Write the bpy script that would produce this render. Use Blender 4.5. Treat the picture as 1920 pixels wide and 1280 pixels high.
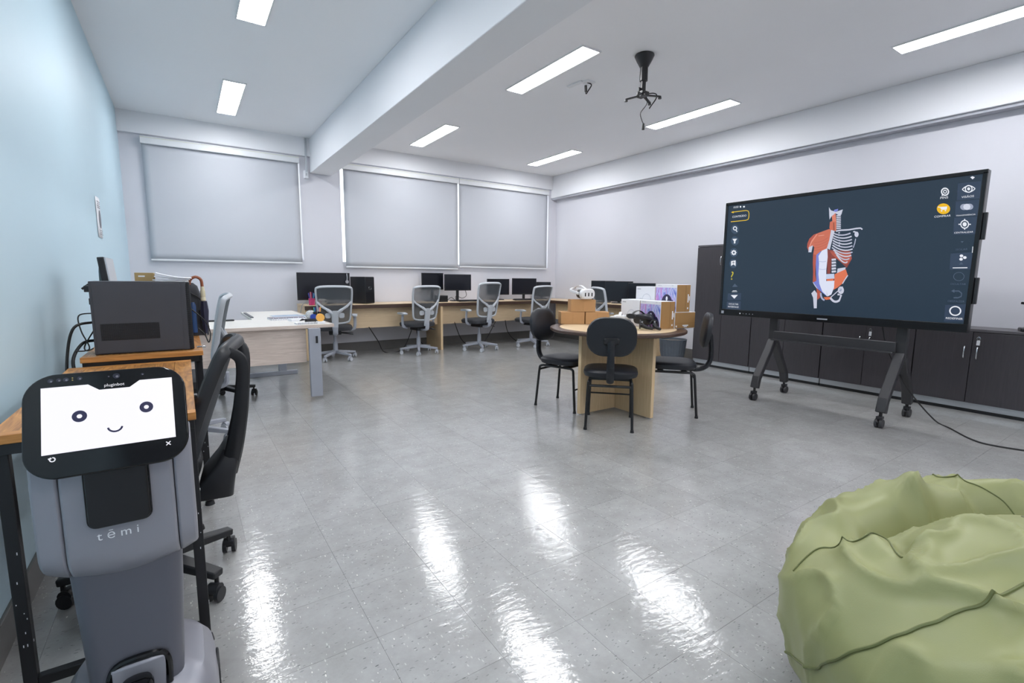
import bpy, bmesh, math, random
from mathutils import Vector, Matrix, noise
random.seed(7)
for _o in list(bpy.data.objects): bpy.data.objects.remove(_o)
scene = bpy.context.scene
C = scene.collection
R = math.radians
PI = math.pi

# ------------------------------------------------------------------ camera
CAM_H = 1.22
cam_d = bpy.data.cameras.new('camera'); cam = bpy.data.objects.new('camera', cam_d); C.objects.link(cam)
cam_d.sensor_width = 36.0; cam_d.lens = 909.0/1920*36.0; cam_d.clip_start = 0.02; cam_d.clip_end = 100
RT = Vector((0.8297889, -0.55801241, 0.00851636)); DN = Vector((-0.06584791, -0.11304952, -0.99140499)); FW = Vector((0.55417906, 0.82209608, -0.13055119))
mw = Matrix((( RT.x, -DN.x, -FW.x, 0), (RT.y, -DN.y, -FW.y, 0), (RT.z, -DN.z, -FW.z, CAM_H), (0, 0, 0, 1)))
cam.matrix_world = mw
scene.camera = cam

# ------------------------------------------------------------------ world and exposure
world = bpy.data.worlds.new('daylight'); scene.world = world; world.use_nodes = True
world.node_tree.nodes['Background'].inputs[0].default_value = (0.93, 0.97, 1.0, 1)
world.node_tree.nodes['Background'].inputs[1].default_value = 2.2
LAMP = 39.0                      # emission of the ceiling lamps' diffusers
scene.view_settings.view_transform = 'Standard'; scene.view_settings.look = 'None'
scene.view_settings.gamma = 1.0; scene.view_settings.use_curve_mapping = False
scene.view_settings.exposure = 0.0

# ------------------------------------------------------------------ materials
def lin(c):
    return tuple(((v/255)/12.92 if v/255 <= 0.04045 else ((v/255+0.055)/1.055)**2.4) for v in c[:3]) + (1.0,)
MATS = {}
def nt(m):
    m.use_nodes = True
    return m.node_tree.nodes, m.node_tree.links, m.node_tree.nodes['Principled BSDF']
def mat(name, col, rough=0.5, metal=0.0, spec=0.5, var=0.04, scale=8.0, bump=0.0, bscale=200.0, alpha=1.0, coat=0.0, trans=0.0):
    if name in MATS: return MATS[name]
    m = bpy.data.materials.new(name); n, l, b = nt(m); MATS[name] = m
    tc = n.new('ShaderNodeTexCoord'); no = n.new('ShaderNodeTexNoise'); no.inputs['Scale'].default_value = scale; no.inputs['Detail'].default_value = 3
    l.new(tc.outputs['Object'], no.inputs['Vector'])
    mx = n.new('ShaderNodeMix'); mx.data_type = 'RGBA'; c = lin(col)
    mx.inputs[6].default_value = tuple(v*(1-var) for v in c[:3]) + (1,); mx.inputs[7].default_value = tuple(min(1, v*(1+var)) for v in c[:3]) + (1,)
    l.new(no.outputs['Fac'], mx.inputs[0]); l.new(mx.outputs[2], b.inputs['Base Color'])
    b.inputs['Roughness'].default_value = rough; b.inputs['Metallic'].default_value = metal
    b.inputs['Specular IOR Level'].default_value = spec; b.inputs['Alpha'].default_value = alpha
    b.inputs['Coat Weight'].default_value = coat; b.inputs['Transmission Weight'].default_value = trans
    if bump:
        n2 = n.new('ShaderNodeTexNoise'); n2.inputs['Scale'].default_value = bscale; l.new(tc.outputs['Object'], n2.inputs['Vector'])
        bp = n.new('ShaderNodeBump'); bp.inputs['Strength'].default_value = bump; bp.inputs['Distance'].default_value = 0.002
        l.new(n2.outputs['Fac'], bp.inputs['Height']); l.new(bp.outputs['Normal'], b.inputs['Normal'])
    return m
def emat(name, col, strength=1.0, rough=0.25, base=(6, 7, 9)):
    if name in MATS: return MATS[name]
    m = bpy.data.materials.new(name); n, l, b = nt(m); MATS[name] = m
    b.inputs['Base Color'].default_value = lin(base); b.inputs['Roughness'].default_value = rough
    b.inputs['Emission Color'].default_value = lin(col); b.inputs['Emission Strength'].default_value = strength
    return m
def wood(name, c0, c1, axis='X', scale=3.0, rough=0.4, stretch=14.0, dist=2.0, planks=0.0):
    if name in MATS: return MATS[name]
    m = bpy.data.materials.new(name); n, l, b = nt(m); MATS[name] = m
    tc = n.new('ShaderNodeTexCoord'); mp = n.new('ShaderNodeMapping')
    s = [stretch]*3; s['XYZ'.index(axis)] = 1.0; mp.inputs['Scale'].default_value = s
    l.new(tc.outputs['Object'], mp.inputs['Vector'])
    no = n.new('ShaderNodeTexNoise'); no.inputs['Scale'].default_value = scale; no.inputs['Detail'].default_value = 6; no.inputs['Distortion'].default_value = dist
    l.new(mp.outputs['Vector'], no.inputs['Vector'])
    cr = n.new('ShaderNodeValToRGB'); cr.color_ramp.elements[0].position = 0.3; cr.color_ramp.elements[1].position = 0.7
    cr.color_ramp.elements[0].color = lin(c0); cr.color_ramp.elements[1].color = lin(c1)
    l.new(no.outputs['Fac'], cr.inputs['Fac'])
    out = cr.outputs['Color']
    if planks:
        oi = n.new('ShaderNodeObjectInfo'); hs = n.new('ShaderNodeHueSaturation'); mr = n.new('ShaderNodeMapRange')
        mr.inputs['To Min'].default_value = 1-planks; mr.inputs['To Max'].default_value = 1+planks
        l.new(oi.outputs['Random'], mr.inputs['Value']); l.new(mr.outputs['Result'], hs.inputs['Value']); l.new(out, hs.inputs['Color']); out = hs.outputs['Color']
    l.new(out, b.inputs['Base Color']); b.inputs['Roughness'].default_value = rough
    return m

WHITEWALL = mat('wall_paint_white', (213, 213, 220), 0.55, var=0.015, scale=2, bump=0.05, bscale=90)
BLUEWALL = mat('wall_paint_blue', (194, 219, 231), 0.5, var=0.02, scale=2, bump=0.05, bscale=90)
CEIL = mat('ceiling_paint', (242, 243, 246), 0.7, var=0.015, scale=1.5)
BEAMP = mat('beam_paint', (234, 235, 239), 0.6, var=0.015, scale=1.5)
SKIRT = mat('baseboard_tile', (108, 106, 104), 0.35, var=0.12, scale=14)
BLACKP = mat('black_plastic', (30, 31, 35), 0.42, var=0.05)
BLACKM = mat('black_metal', (22, 22, 25), 0.35, var=0.08)
VINYL = mat('black_vinyl', (26, 29, 36), 0.42, bump=0.12, bscale=260)
GREYP = mat('light_grey_plastic', (186, 190, 196), 0.42, var=0.03)
MIDG = mat('grey_plastic', (158, 162, 172), 0.42, var=0.03)
SEATF = mat('charcoal_fabric', (52, 53, 57), 0.75, bump=0.3, bscale=500)
MESHF = mat('grey_mesh_fabric', (84, 89, 94), 0.7, alpha=0.74)
BMESH = mat('black_mesh_fabric', (58, 61, 66), 0.55, alpha=0.93, bump=0.6, bscale=420)
CHROME = mat('chrome', (205, 207, 210), 0.2, metal=1.0)
SILVER = mat('silver_strip', (188, 190, 194), 0.35, metal=0.6)
CARD = mat('kraft_cardboard', (186, 142, 96), 0.75, var=0.05, scale=30)
CARD2 = mat('brown_cardboard', (158, 120, 74), 0.7, var=0.05, scale=30)
PAPER = mat('white_paper', (236, 237, 242), 0.6, var=0.01)
DARKCAB = wood('dark_laminate', (58, 55, 59), (66, 62, 66), 'Z', 3, 0.38, 20)
CTOP = mat('cabinet_top_laminate', (86, 84, 88), 0.35, var=0.04)
PALEWOOD = wood('pale_maple_laminate', (212, 186, 150), (226, 202, 168), 'X', 2.5, 0.35, 18)
PALEWOODZ = wood('pale_maple_upright', (206, 178, 138), (222, 196, 158), 'Z', 2.5, 0.35, 18)
GREYOAK = wood('grey_oak_laminate', (198, 180, 168), (222, 206, 195), 'X', 3.5, 0.4, 14)
DESKTOP = wood('pale_desk_top', (220, 215, 208), (230, 226, 220), 'X', 3.5, 0.4, 14)
WALNUT = wood('dark_walnut_edge', (62, 46, 40), (82, 62, 52), 'X', 3, 0.35, 14)
RUSTIC = wood('honey_hardwood', (122, 74, 34), (212, 152, 84), 'Y', 2.6, 0.42, 9, 3.0, 0.18)
RUSTICX = wood('honey_hardwood_edge', (168, 110, 54), (204, 144, 78), 'X', 3, 0.42, 12)
TVBLACK = mat('screen_bezel', (14, 15, 18), 0.25, var=0.02)
STANDM = mat('stand_powder_coat', (48, 48, 51), 0.45, var=0.04)
MONF = mat('monitor_glass', (24, 26, 34), 0.22, var=0.02)
CABLE = mat('cable_rubber', (20, 20, 22), 0.5)

# ------------------------------------------------------------------ mesh helpers
class M:
    def __init__(s): s.v = []; s.f = []; s.mi = []; s.cur = 0
    def add(s, vs, fs):
        o = len(s.v); s.v += [tuple(p) for p in vs]
        for f in fs: s.f.append([i+o for i in f]); s.mi.append(s.cur)
        return s
    def box(s, c, d, rot=None):
        hx, hy, hz = d[0]/2, d[1]/2, d[2]/2
        vs = [Vector((x*hx, y*hy, z*hz)) for z in (-1, 1) for y in (-1, 1) for x in (-1, 1)]
        if rot is not None:
            from mathutils import Euler
            e = Euler(rot).to_matrix(); vs = [e @ v for v in vs]
        vs = [v + Vector(c) for v in vs]
        return s.add(vs, [(0, 2, 3, 1), (4, 5, 7, 6), (0, 1, 5, 4), (2, 6, 7, 3), (0, 4, 6, 2), (1, 3, 7, 5)])
    def bar(s, p0, p1, w, h, up=(0, 0, 1), w1=None, h1=None):
        p0 = Vector(p0); p1 = Vector(p1); d = (p1-p0).normalized(); u = Vector(up)
        if abs(d.dot(u)) > 0.98: u = Vector((0, 1, 0))
        x = d.cross(u).normalized(); y = x.cross(d).normalized(); w1 = w1 or w; h1 = h1 or h
        vs = [p0 + x*a*w/2 + y*b*h/2 for b in (-1, 1) for a in (-1, 1)] + [p1 + x*a*w1/2 + y*b*h1/2 for b in (-1, 1) for a in (-1, 1)]
        return s.add(vs, [(0, 1, 3, 2), (4, 6, 7, 5), (0, 4, 5, 1), (2, 3, 7, 6), (0, 2, 6, 4), (1, 5, 7, 3)])
    def tube(s, pts, r, n=8, closed=False, sq=1.0, up=None):
        pts = [Vector(p) for p in pts]; k = len(pts); rr = r if isinstance(r, (list, tuple)) else [r]*k
        rings = []; prev = None
        for i, p in enumerate(pts):
            a = pts[(i-1) % k] if (closed or i > 0) else p; b = pts[(i+1) % k] if (closed or i < k-1) else p
            d = (b-a).normalized()
            if up is not None: x = d.cross(Vector(up)); x = x.normalized() if x.length > 1e-4 else (prev or d.orthogonal().normalized())
            elif prev is None: x = d.orthogonal().normalized()
            else:
                x = prev - d*prev.dot(d); x = x.normalized() if x.length > 1e-5 else d.orthogonal().normalized()
            prev = x; y = d.cross(x)
            rings.append([p + (x*math.cos(2*PI*j/n) + y*sq*math.sin(2*PI*j/n))*rr[i] for j in range(n)])
        vs = [q for g in rings for q in g]; fs = []
        for i in range(k if closed else k-1):
            i2 = (i+1) % k
            for j in range(n): fs.append((i*n+j, i*n+(j+1) % n, i2*n+(j+1) % n, i2*n+j))
        if not closed: fs.append(tuple(range(n))[::-1]); fs.append(tuple((k-1)*n+j for j in range(n)))
        return s.add(vs, fs)
    def cyl(s, p0, p1, r0, r1=None, n=16):
        return s.tube([p0, p1], [r0, r0 if r1 is None else r1], n)
    def lathe(s, prof, n=24, c=(0, 0, 0), fn=None):
        vs = []
        for r, z in prof:
            for j in range(n):
                a = 2*PI*j/n; q = r*(fn(a, z) if fn else 1); vs.append((c[0]+q*math.cos(a), c[1]+q*math.sin(a), c[2]+z))
        k = len(prof); fs = [(i*n+j, i*n+(j+1) % n, (i+1)*n+(j+1) % n, (i+1)*n+j) for i in range(k-1) for j in range(n)]
        fs.append(tuple(range(n))[::-1]); fs.append(tuple((k-1)*n+j for j in range(n)))
        return s.add(vs, fs)
    def prism(s, poly, o, u, v, d0, d1):
        o, u, v = Vector(o), Vector(u), Vector(v); w = u.cross(v); k = len(poly)
        vs = [o+u*a+v*b+w*d0 for a, b in poly] + [o+u*a+v*b+w*d1 for a, b in poly]
        fs = [tuple(range(k))[::-1], tuple(range(k, 2*k))] + [(i, (i+1) % k, k+(i+1) % k, k+i) for i in range(k)]
        return s.add(vs, fs)
    def stack(s, rings, close=True):
        n = len(rings[0]); vs = [p for r in rings for p in r]; k = len(rings)
        fs = [(i*n+j, i*n+(j+1) % n, (i+1)*n+(j+1) % n, (i+1)*n+j) for i in range(k-1) for j in range(n)]
        if close: fs += [tuple(range(n))[::-1], tuple((k-1)*n+j for j in range(n))]
        return s.add(vs, fs)
    def grid(s, fn, nu, nv, cu=False):
        vs = [fn(i/nu, j/nv) for j in range(nv+1) for i in range(nu if cu else nu+1)]; w = nu if cu else nu+1
        fs = [(j*w+i, j*w+(i+1) % w, (j+1)*w+(i+1) % w, (j+1)*w+i) for j in range(nv) for i in range(nu)]
        return s.add(vs, fs)
    def build(s, name, m, parent=None, smooth=True, bev=0.0, seg=2, ang=35, solid=0.0):
        me = bpy.data.meshes.new(name); me.from_pydata(s.v, [], s.f); me.validate()
        ms = m if isinstance(m, (list, tuple)) else [m]
        for q in ms: me.materials.append(q)
        if len(ms) > 1 and len(s.mi) == len(me.polygons): me.polygons.foreach_set('material_index', s.mi)
        bm = bmesh.new(); bm.from_mesh(me); bmesh.ops.recalc_face_normals(bm, faces=bm.faces); bm.to_mesh(me); bm.free()
        if smooth:
            me.polygons.foreach_set('use_smooth', [True]*len(me.polygons)); me.set_sharp_from_angle(angle=R(ang))
        o = bpy.data.objects.new(name, me); C.objects.link(o)
        if parent: o.parent = parent
        if solid:
            q = o.modifiers.new('solid', 'SOLIDIFY'); q.thickness = solid; q.offset = 0
        if bev:
            q = o.modifiers.new('bevel', 'BEVEL'); q.width = bev; q.segments = seg; q.limit_method = 'ANGLE'; q.angle_limit = R(40)
        return o
def rrect(w, h, r, n=5):
    pts = []
    for cx, cy, a0 in ((w/2-r, h/2-r, 0), (-w/2+r, h/2-r, 90), (-w/2+r, -h/2+r, 180), (w/2-r, -h/2+r, 270)):
        for i in range(n+1):
            a = R(a0+90*i/n); pts.append((cx+r*math.cos(a), cy+r*math.sin(a)))
    return pts
def smooth_path(pts, k=6, closed=False):
    P = [Vector(p) for p in pts]; n = len(P); out = []
    for i in range(n if closed else n-1):
        p0 = P[(i-1) % n] if (closed or i > 0) else P[i]; p1 = P[i]; p2 = P[(i+1) % n]; p3 = P[(i+2) % n] if (closed or i+2 < n) else P[(i+1) % n]
        for j in range(k):
            t = j/k
            out.append(0.5*((2*p1)+(-p0+p2)*t+(2*p0-5*p1+4*p2-p3)*t*t+(-p0+3*p1-3*p2+p3)*t**3))
    if not closed: out.append(P[-1])
    return out
def thing(name, label, cat, loc=(0, 0, 0), rz=0.0, group=None):
    o = bpy.data.objects.new(name, None); C.objects.link(o); o.location = loc; o.rotation_euler = (0, 0, rz); o.empty_display_size = 0.1
    o['label'] = label; o['category'] = cat
    if group: o['group'] = group
    return o
def tag(o, label, cat, group=None):
    o['label'] = label; o['category'] = cat
    if group: o['group'] = group
    return o
def struct(o): o['kind'] = 'structure'; return o
def dup(root, loc, rz, label, group=None):
    def cp(o, par):
        c = o.copy(); C.objects.link(c); c.parent = par
        for ch in o.children: cp(ch, c)
        return c
    r = cp(root, None); r.location = loc; r.rotation_euler = (0, 0, rz); r['label'] = label
    if group: r['group'] = group
    return r
def text(name, s, parent, m, origin, u, v, width=None, height=None, depth=0.0004, spacing=1.0, shear=0.0):
    cu = bpy.data.curves.new('t', 'FONT'); cu.body = s; cu.align_x = 'CENTER'; cu.align_y = 'CENTER'; cu.space_character = spacing; cu.resolution_u = 3
    to = bpy.data.objects.new('t', cu); C.objects.link(to); bpy.context.view_layer.update()
    me = bpy.data.meshes.new_from_object(to.evaluated_get(bpy.context.evaluated_depsgraph_get()))
    bpy.data.objects.remove(to); bpy.data.curves.remove(cu)
    xs = [q.co.x for q in me.vertices]; ys = [q.co.y for q in me.vertices]; w = max(xs)-min(xs); h = max(ys)-min(ys); cx = (max(xs)+min(xs))/2; cy = (max(ys)+min(ys))/2
    sx = (width/w) if width else height/h; sy = (height/h) if height else sx
    o_, u_, v_ = Vector(origin), Vector(u), Vector(v); w_ = u_.cross(v_)
    for q in me.vertices: q.co = o_ + u_*((q.co.x-cx)*sx) + v_*((q.co.y-cy)*sy) + w_*depth
    me.materials.clear(); me.materials.append(m); me.name = name
    ob = bpy.data.objects.new(name, me); C.objects.link(ob)
    if parent: ob.parent = parent
    return ob

# ------------------------------------------------------------------ the room
XL, XR, YB, YF, ZC = -0.56, 6.45, 7.98, -2.6, 3.24
def floor_mat(name, island):
    m = bpy.data.materials.new(name); n, l, b = nt(m)
    ge = n.new('ShaderNodeNewGeometry')
    def vor(sc, st, rot):
        mp = n.new('ShaderNodeMapping'); mp.inputs['Scale'].default_value = st; mp.inputs['Rotation'].default_value = (0, 0, rot); l.new(ge.outputs['Position'], mp.inputs['Vector'])
        dn = n.new('ShaderNodeTexNoise'); dn.inputs['Scale'].default_value = 30; l.new(mp.outputs['Vector'], dn.inputs['Vector'])
        ad = n.new('ShaderNodeMix'); ad.data_type = 'RGBA'; ad.inputs[0].default_value = 0.012; l.new(mp.outputs['Vector'], ad.inputs[6]); l.new(dn.outputs['Color'], ad.inputs[7])
        v = n.new('ShaderNodeTexVoronoi'); v.inputs['Scale'].default_value = sc; v.inputs['Randomness'].default_value = 1; l.new(ad.outputs[2], v.inputs['Vector'])
        return v
    def flecks(v, size, thr):
        sp = n.new('ShaderNodeSeparateColor'); l.new(v.outputs['Color'], sp.inputs[0])
        g = n.new('ShaderNodeMath'); g.operation = 'GREATER_THAN'; g.inputs[1].default_value = thr; l.new(sp.outputs[0], g.inputs[0])
        k = n.new('ShaderNodeMath'); k.operation = 'MULTIPLY'; k.inputs[1].default_value = size; l.new(sp.outputs[1], k.inputs[0])
        c = n.new('ShaderNodeMath'); c.operation = 'LESS_THAN'; l.new(v.outputs['Distance'], c.inputs[0]); l.new(k.outputs[0], c.inputs[1])
        a = n.new('ShaderNodeMath'); a.operation = 'MULTIPLY'; l.new(g.outputs[0], a.inputs[0]); l.new(c.outputs[0], a.inputs[1])
        return a.outputs[0]
    no = n.new('ShaderNodeTexNoise'); no.inputs['Scale'].default_value = 5; no.inputs['Detail'].default_value = 8; no.inputs['Roughness'].default_value = 0.75; l.new(ge.outputs['Position'], no.inputs['Vector'])
    cr = n.new('ShaderNodeValToRGB'); cr.color_ramp.elements[0].color = lin((144, 143, 141)); cr.color_ramp.elements[1].color = lin((170, 170, 169)); cr.color_ramp.elements[0].position = 0.3; cr.color_ramp.elements[1].position = 0.7
    l.new(no.outputs['Fac'], cr.inputs['Fac'])
    col = cr.outputs['Color']
    for (sc, st, rot, size, thr, c) in ((52, (1, 2.8, 1), 0.5, 0.36, 0.66, (124, 126, 124)), (46, (2.6, 1, 1), 0.9, 0.32, 0.66, (188, 188, 185)), (40, (1, 3.2, 1), -0.6, 0.22, 0.86, (84, 88, 86)), (36, (2.4, 1, 1), 0.2, 0.2, 0.88, (226, 225, 218))):
        f = flecks(vor(sc, st, rot), size, thr)
        mx = n.new('ShaderNodeMix'); mx.data_type = 'RGBA'; l.new(f, mx.inputs[0]); l.new(col, mx.inputs[6]); mx.inputs[7].default_value = lin(c); col = mx.outputs[2]
    hs = n.new('ShaderNodeHueSaturation'); mr = n.new('ShaderNodeMapRange'); mr.inputs['To Min'].default_value = 0.955; mr.inputs['To Max'].default_value = 1.045
    if island: l.new(ge.outputs['Random Per Island'], mr.inputs['Value'])
    else:
        oi = n.new('ShaderNodeObjectInfo'); l.new(oi.outputs['Random'], mr.inputs['Value'])
    l.new(mr.outputs['Result'], hs.inputs['Value']); l.new(col, hs.inputs['Color']); l.new(hs.outputs['Color'], b.inputs['Base Color'])
    # waxed, slightly uneven gloss
    b.inputs['Roughness'].default_value = 0.42; b.inputs['Coat Weight'].default_value = 1.0; b.inputs['Coat IOR'].default_value = 1.55
    n3 = n.new('ShaderNodeTexNoise'); n3.inputs['Scale'].default_value = 2.2; n3.inputs['Detail'].default_value = 4; l.new(ge.outputs['Position'], n3.inputs['Vector'])
    m3 = n.new('ShaderNodeMapRange'); m3.inputs['To Min'].default_value = 0.02; m3.inputs['To Max'].default_value = 0.075; l.new(n3.outputs['Fac'], m3.inputs['Value']); l.new(m3.outputs['Result'], b.inputs['Coat Roughness'])
    mp = n.new('ShaderNodeMapping'); mp.inputs['Scale'].default_value = (1, 2.8, 1); mp.inputs['Rotation'].default_value = (0, 0, 0.6); l.new(ge.outputs['Position'], mp.inputs['Vector'])
    n4 = n.new('ShaderNodeTexNoise'); n4.inputs['Scale'].default_value = 10; n4.inputs['Detail'].default_value = 5; n4.inputs['Roughness'].default_value = 0.62; l.new(mp.outputs['Vector'], n4.inputs['Vector'])
    bp = n.new('ShaderNodeBump'); bp.inputs['Strength'].default_value = 0.6; bp.inputs['Distance'].default_value = 0.0030; l.new(n4.outputs['Fac'], bp.inputs['Height']); l.new(bp.outputs['Normal'], b.inputs['Coat Normal'])
    return m
TILE = floor_mat('speckled_vinyl_tile', False); TILEF = floor_mat('speckled_vinyl_tile_far', True)
GROUT = mat('floor_joint', (120, 120, 120), 0.6)
fl = struct(M().box(((XL+XR)/2, (YF+YB)/2, -0.06), (XR-XL+0.4, YB-YF+0.4, 0.1)).build('floor', GROUT))
TS = 0.31; GAP = 0.0008
def proj(p):
    v = Vector(p)-Vector((0, 0, CAM_H)); d = v.dot(FW)
    return (960+909*v.dot(RT)/d, 640+909*v.dot(DN)/d, d) if d > 0.05 else (-9999, -9999, d)
tiles = []
x = 0.16 - 3*TS
while x < XR:
    y = 0.88 - 12*TS
    while y < YB:
        x0, x1, y0, y1 = max(x, XL), min(x+TS, XR), max(y, YF), min(y+TS, YB)
        if x1-x0 > 0.01 and y1-y0 > 0.01:
            q = [proj((a, b, 0)) for a, b in ((x0, y0), (x1, y0), (x1, y1), (x0, y1))]
            vis = all(t[2] > 0.05 for t in q) and any(-5 < t[0] < 1925 and -5 < t[1] < 1285 for t in q)
            ar = abs(sum(q[i][0]*q[(i+1) % 4][1]-q[(i+1) % 4][0]*q[i][1] for i in range(4)))/2 if vis else 0
            tiles.append((ar, x0, x1, y0, y1))
        y += TS
    x += TS
tiles.sort(reverse=True)
tm = {}
far = M()
for k, (ar, x0, x1, y0, y1) in enumerate(tiles):
    w, d = round(x1-x0, 4), round(y1-y0, 4)
    if k < 300 and ar > 0:
        if (w, d) not in tm:
            tm[(w, d)] = M().box((0, 0, -0.0015), (w-GAP, d-GAP, 0.003)).build('tile', TILE, None, smooth=False); o = tm[(w, d)]
        else:
            o = bpy.data.objects.new('tile', tm[(w, d)].data); C.objects.link(o)
        o.location = ((x0+x1)/2, (y0+y1)/2, 0); o.parent = fl
    else:
        far.box(((x0+x1)/2, (y0+y1)/2, -0.0015), (w-GAP, d-GAP, 0.003))
ft = far.build('tile_field', TILEF, fl, smooth=False); ft['kind'] = 'stuff'

ce = struct(M().box(((XL+XR)/2, (YF+YB)/2, ZC+0.1), (XR-XL+0.4, YB-YF+0.4, 0.2)).build('ceiling', CEIL))
struct(M().box((XL-0.1, (YF+YB)/2, ZC/2), (0.2, YB-YF+0.4, ZC)).build('wall_left', BLUEWALL))
struct(M().box((XR+0.1, (YF+YB)/2, ZC/2), (0.2, YB-YF+0.4, ZC)).build('wall_right', WHITEWALL))
struct(M().box(((XL+XR)/2, YF-0.1, ZC/2), (XR-XL, 0.2, ZC)).build('wall_front', WHITEWALL))
W1 = (-0.285, 1.545, 1.45, 2.93); W2 = (2.125, 6.245, 1.42, 2.93)
wb = M()
def wseg(x0, x1, z0, z1): wb.box(((x0+x1)/2, YB+0.09, (z0+z1)/2), (x1-x0, 0.18, z1-z0))
wseg(XL, XR, 0, 1.42); wseg(XL, XR, 2.93, ZC); wseg(XL, W1[0], 1.42, 2.93); wseg(W1[1], W2[0], 1.42, 2.93); wseg(W2[1], XR, 1.42, 2.93); wseg(W1[0], W1[1], 1.42, 1.45)
wbo = struct(wb.build('wall_back', WHITEWALL, smooth=False))
M().box(((XL+XR)/2, YB-0.03, 3.11), (XR-XL, 0.06, 0.26)).build('header_beam', BEAMP, wbo)
ALU = mat('window_aluminium', (215, 217, 220), 0.4, metal=0.3)
GLASS = bpy.data.materials.new('window_glass'); _n, _l, _b = nt(GLASS); _b.inputs['Base Color'].default_value = (0.95, 0.98, 1, 1); _b.inputs['Roughness'].default_value = 0.02; _b.inputs['Transmission Weight'].default_value = 1.0; _b.inputs['IOR'].default_value = 1.02; _b.inputs['Alpha'].default_value = 0.25
for k, (x0, x1, z0, z1) in enumerate((W1, W2)):
    w = M(); yy = YB+0.12; t = 0.03
    w.box(((x0+x1)/2, yy, z0+t/2), (x1-x0, 0.05, t)); w.box(((x0+x1)/2, yy, z1-t/2), (x1-x0, 0.05, t))
    cells = 2 if k == 0 else 4; ww = (x1-x0)/cells
    for i in range(1, cells): w.box((x0+i*ww, yy, (z0+z1)/2), (0.04, 0.05, z1-z0-2*t))
    wo = struct(w.build('window_%d' % (k+1), ALU, bev=0.003))
    for i in range(cells):
        M().box((x0+(i+0.5)*ww, yy, (z0+z1)/2), (ww-0.05, 0.006, z1-z0-2*t)).build('pane', GLASS, wo, smooth=False)
struct(M().box((1.84, (YF+YB)/2, 2.995), (0.31, YB-YF, 0.49)).build('ceiling_beam', BEAMP, bev=0.006))
rb = struct(M().box((XR-0.075, (YF+YB)/2, 3.03), (0.15, YB-YF, 0.42)).build('ceiling_beam', BEAMP, bev=0.006))
M().box((XR-0.06, (YF+YB)/2, 2.805), (0.12, YB-YF, 0.03)).build('beam_ledge', mat('ledge_grey', (176, 178, 186), 0.6), rb)
struct(M().box(((XL+XR)/2, YB-0.006, 0.075), (XR-XL, 0.012, 0.15)).build('baseboard_back', SKIRT, bev=0.002))
struct(M().box((XL+0.006, (YF+YB)/2, 0.06), (0.012, YB-YF-0.03, 0.12)).build('baseboard_left', SKIRT, bev=0.002))
struct(M().box((XR-0.006, (YF+YB)/2, 0.075), (0.012, YB-YF-0.03, 0.15)).build('baseboard_right', SKIRT, bev=0.002))
# conduit beside the first blind
cd = thing('wall_conduit', 'white surface conduit with switch box beside the beam', 'conduit', (1.625, YB, 2.7))
M().box((0, -0.012-0.06, 0.29), (0.025, 0.022, 0.48)).build('channel', GREYP, cd, bev=0.002)
sb = M().box((0, -0.025, 0.02), (0.06, 0.05, 0.11)).build('switch_box', PAPER, cd, bev=0.004)
M().box((0, -0.052, 0.02), (0.022, 0.006, 0.04)).build('rocker', GREYP, sb, bev=0.001)

# ------------------------------------------------------------------ ceiling lamps
LAMPE = bpy.data.materials.new('lamp_diffuser'); _n, _l, _b = nt(LAMPE); _b.inputs['Base Color'].default_value = (0.9, 0.9, 0.9, 1)
_b.inputs['Emission Color'].default_value = (0.965, 0.975, 1.0, 1); _b.inputs['Emission Strength'].default_value = LAMP
LFR = mat('lamp_frame_white', (225, 227, 230), 0.4)
def ceiling_lamp(x, y, label):
    t = thing('ceiling_lamp', label, 'lamp', (x, y, ZC), 0, 'recessed strip lamps in the ceiling')
    f = M()
    for sx in (-1, 1): f.box((sx*0.105, 0, -0.006), (0.012, 1.24, 0.012))
    for sy in (-1, 1): f.box((0, sy*0.613, -0.006), (0.198, 0.014, 0.012))
    f.build('frame', LFR, t, smooth=False)
    M().box((0, 0, -0.003), (0.196, 1.208, 0.004)).build('diffuser', LAMPE, t, smooth=False)
NL = {(0, 0): 'white strip lamp nearest the blue wall, above the left blind', (0, 1): 'strip lamp cut by the top edge of the photo, nearest the blue wall',
      (1, 0): 'small strip lamp between the white beam and the middle blind', (1, 1): 'large bright strip lamp beside the beam, left of the projector mount',
      (2, 0): 'smallest strip lamp, in front of the right blind', (2, 1): 'long strip lamp just below and right of the projector mount',
      (2, 2): 'strip lamp cut by the right edge of the photo, above the big screen'}
for i, x in enumerate((0.585, 3.135, 5.355)):
    for j, y in enumerate((6.74, 4.04, 1.30, -1.40)):
        ceiling_lamp(x, y, NL.get((i, j), 'strip lamp overhead outside the picture, row %s column %s' % (('one', 'two', 'three', 'four')[j], ('one', 'two', 'three')[i])))

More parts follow.
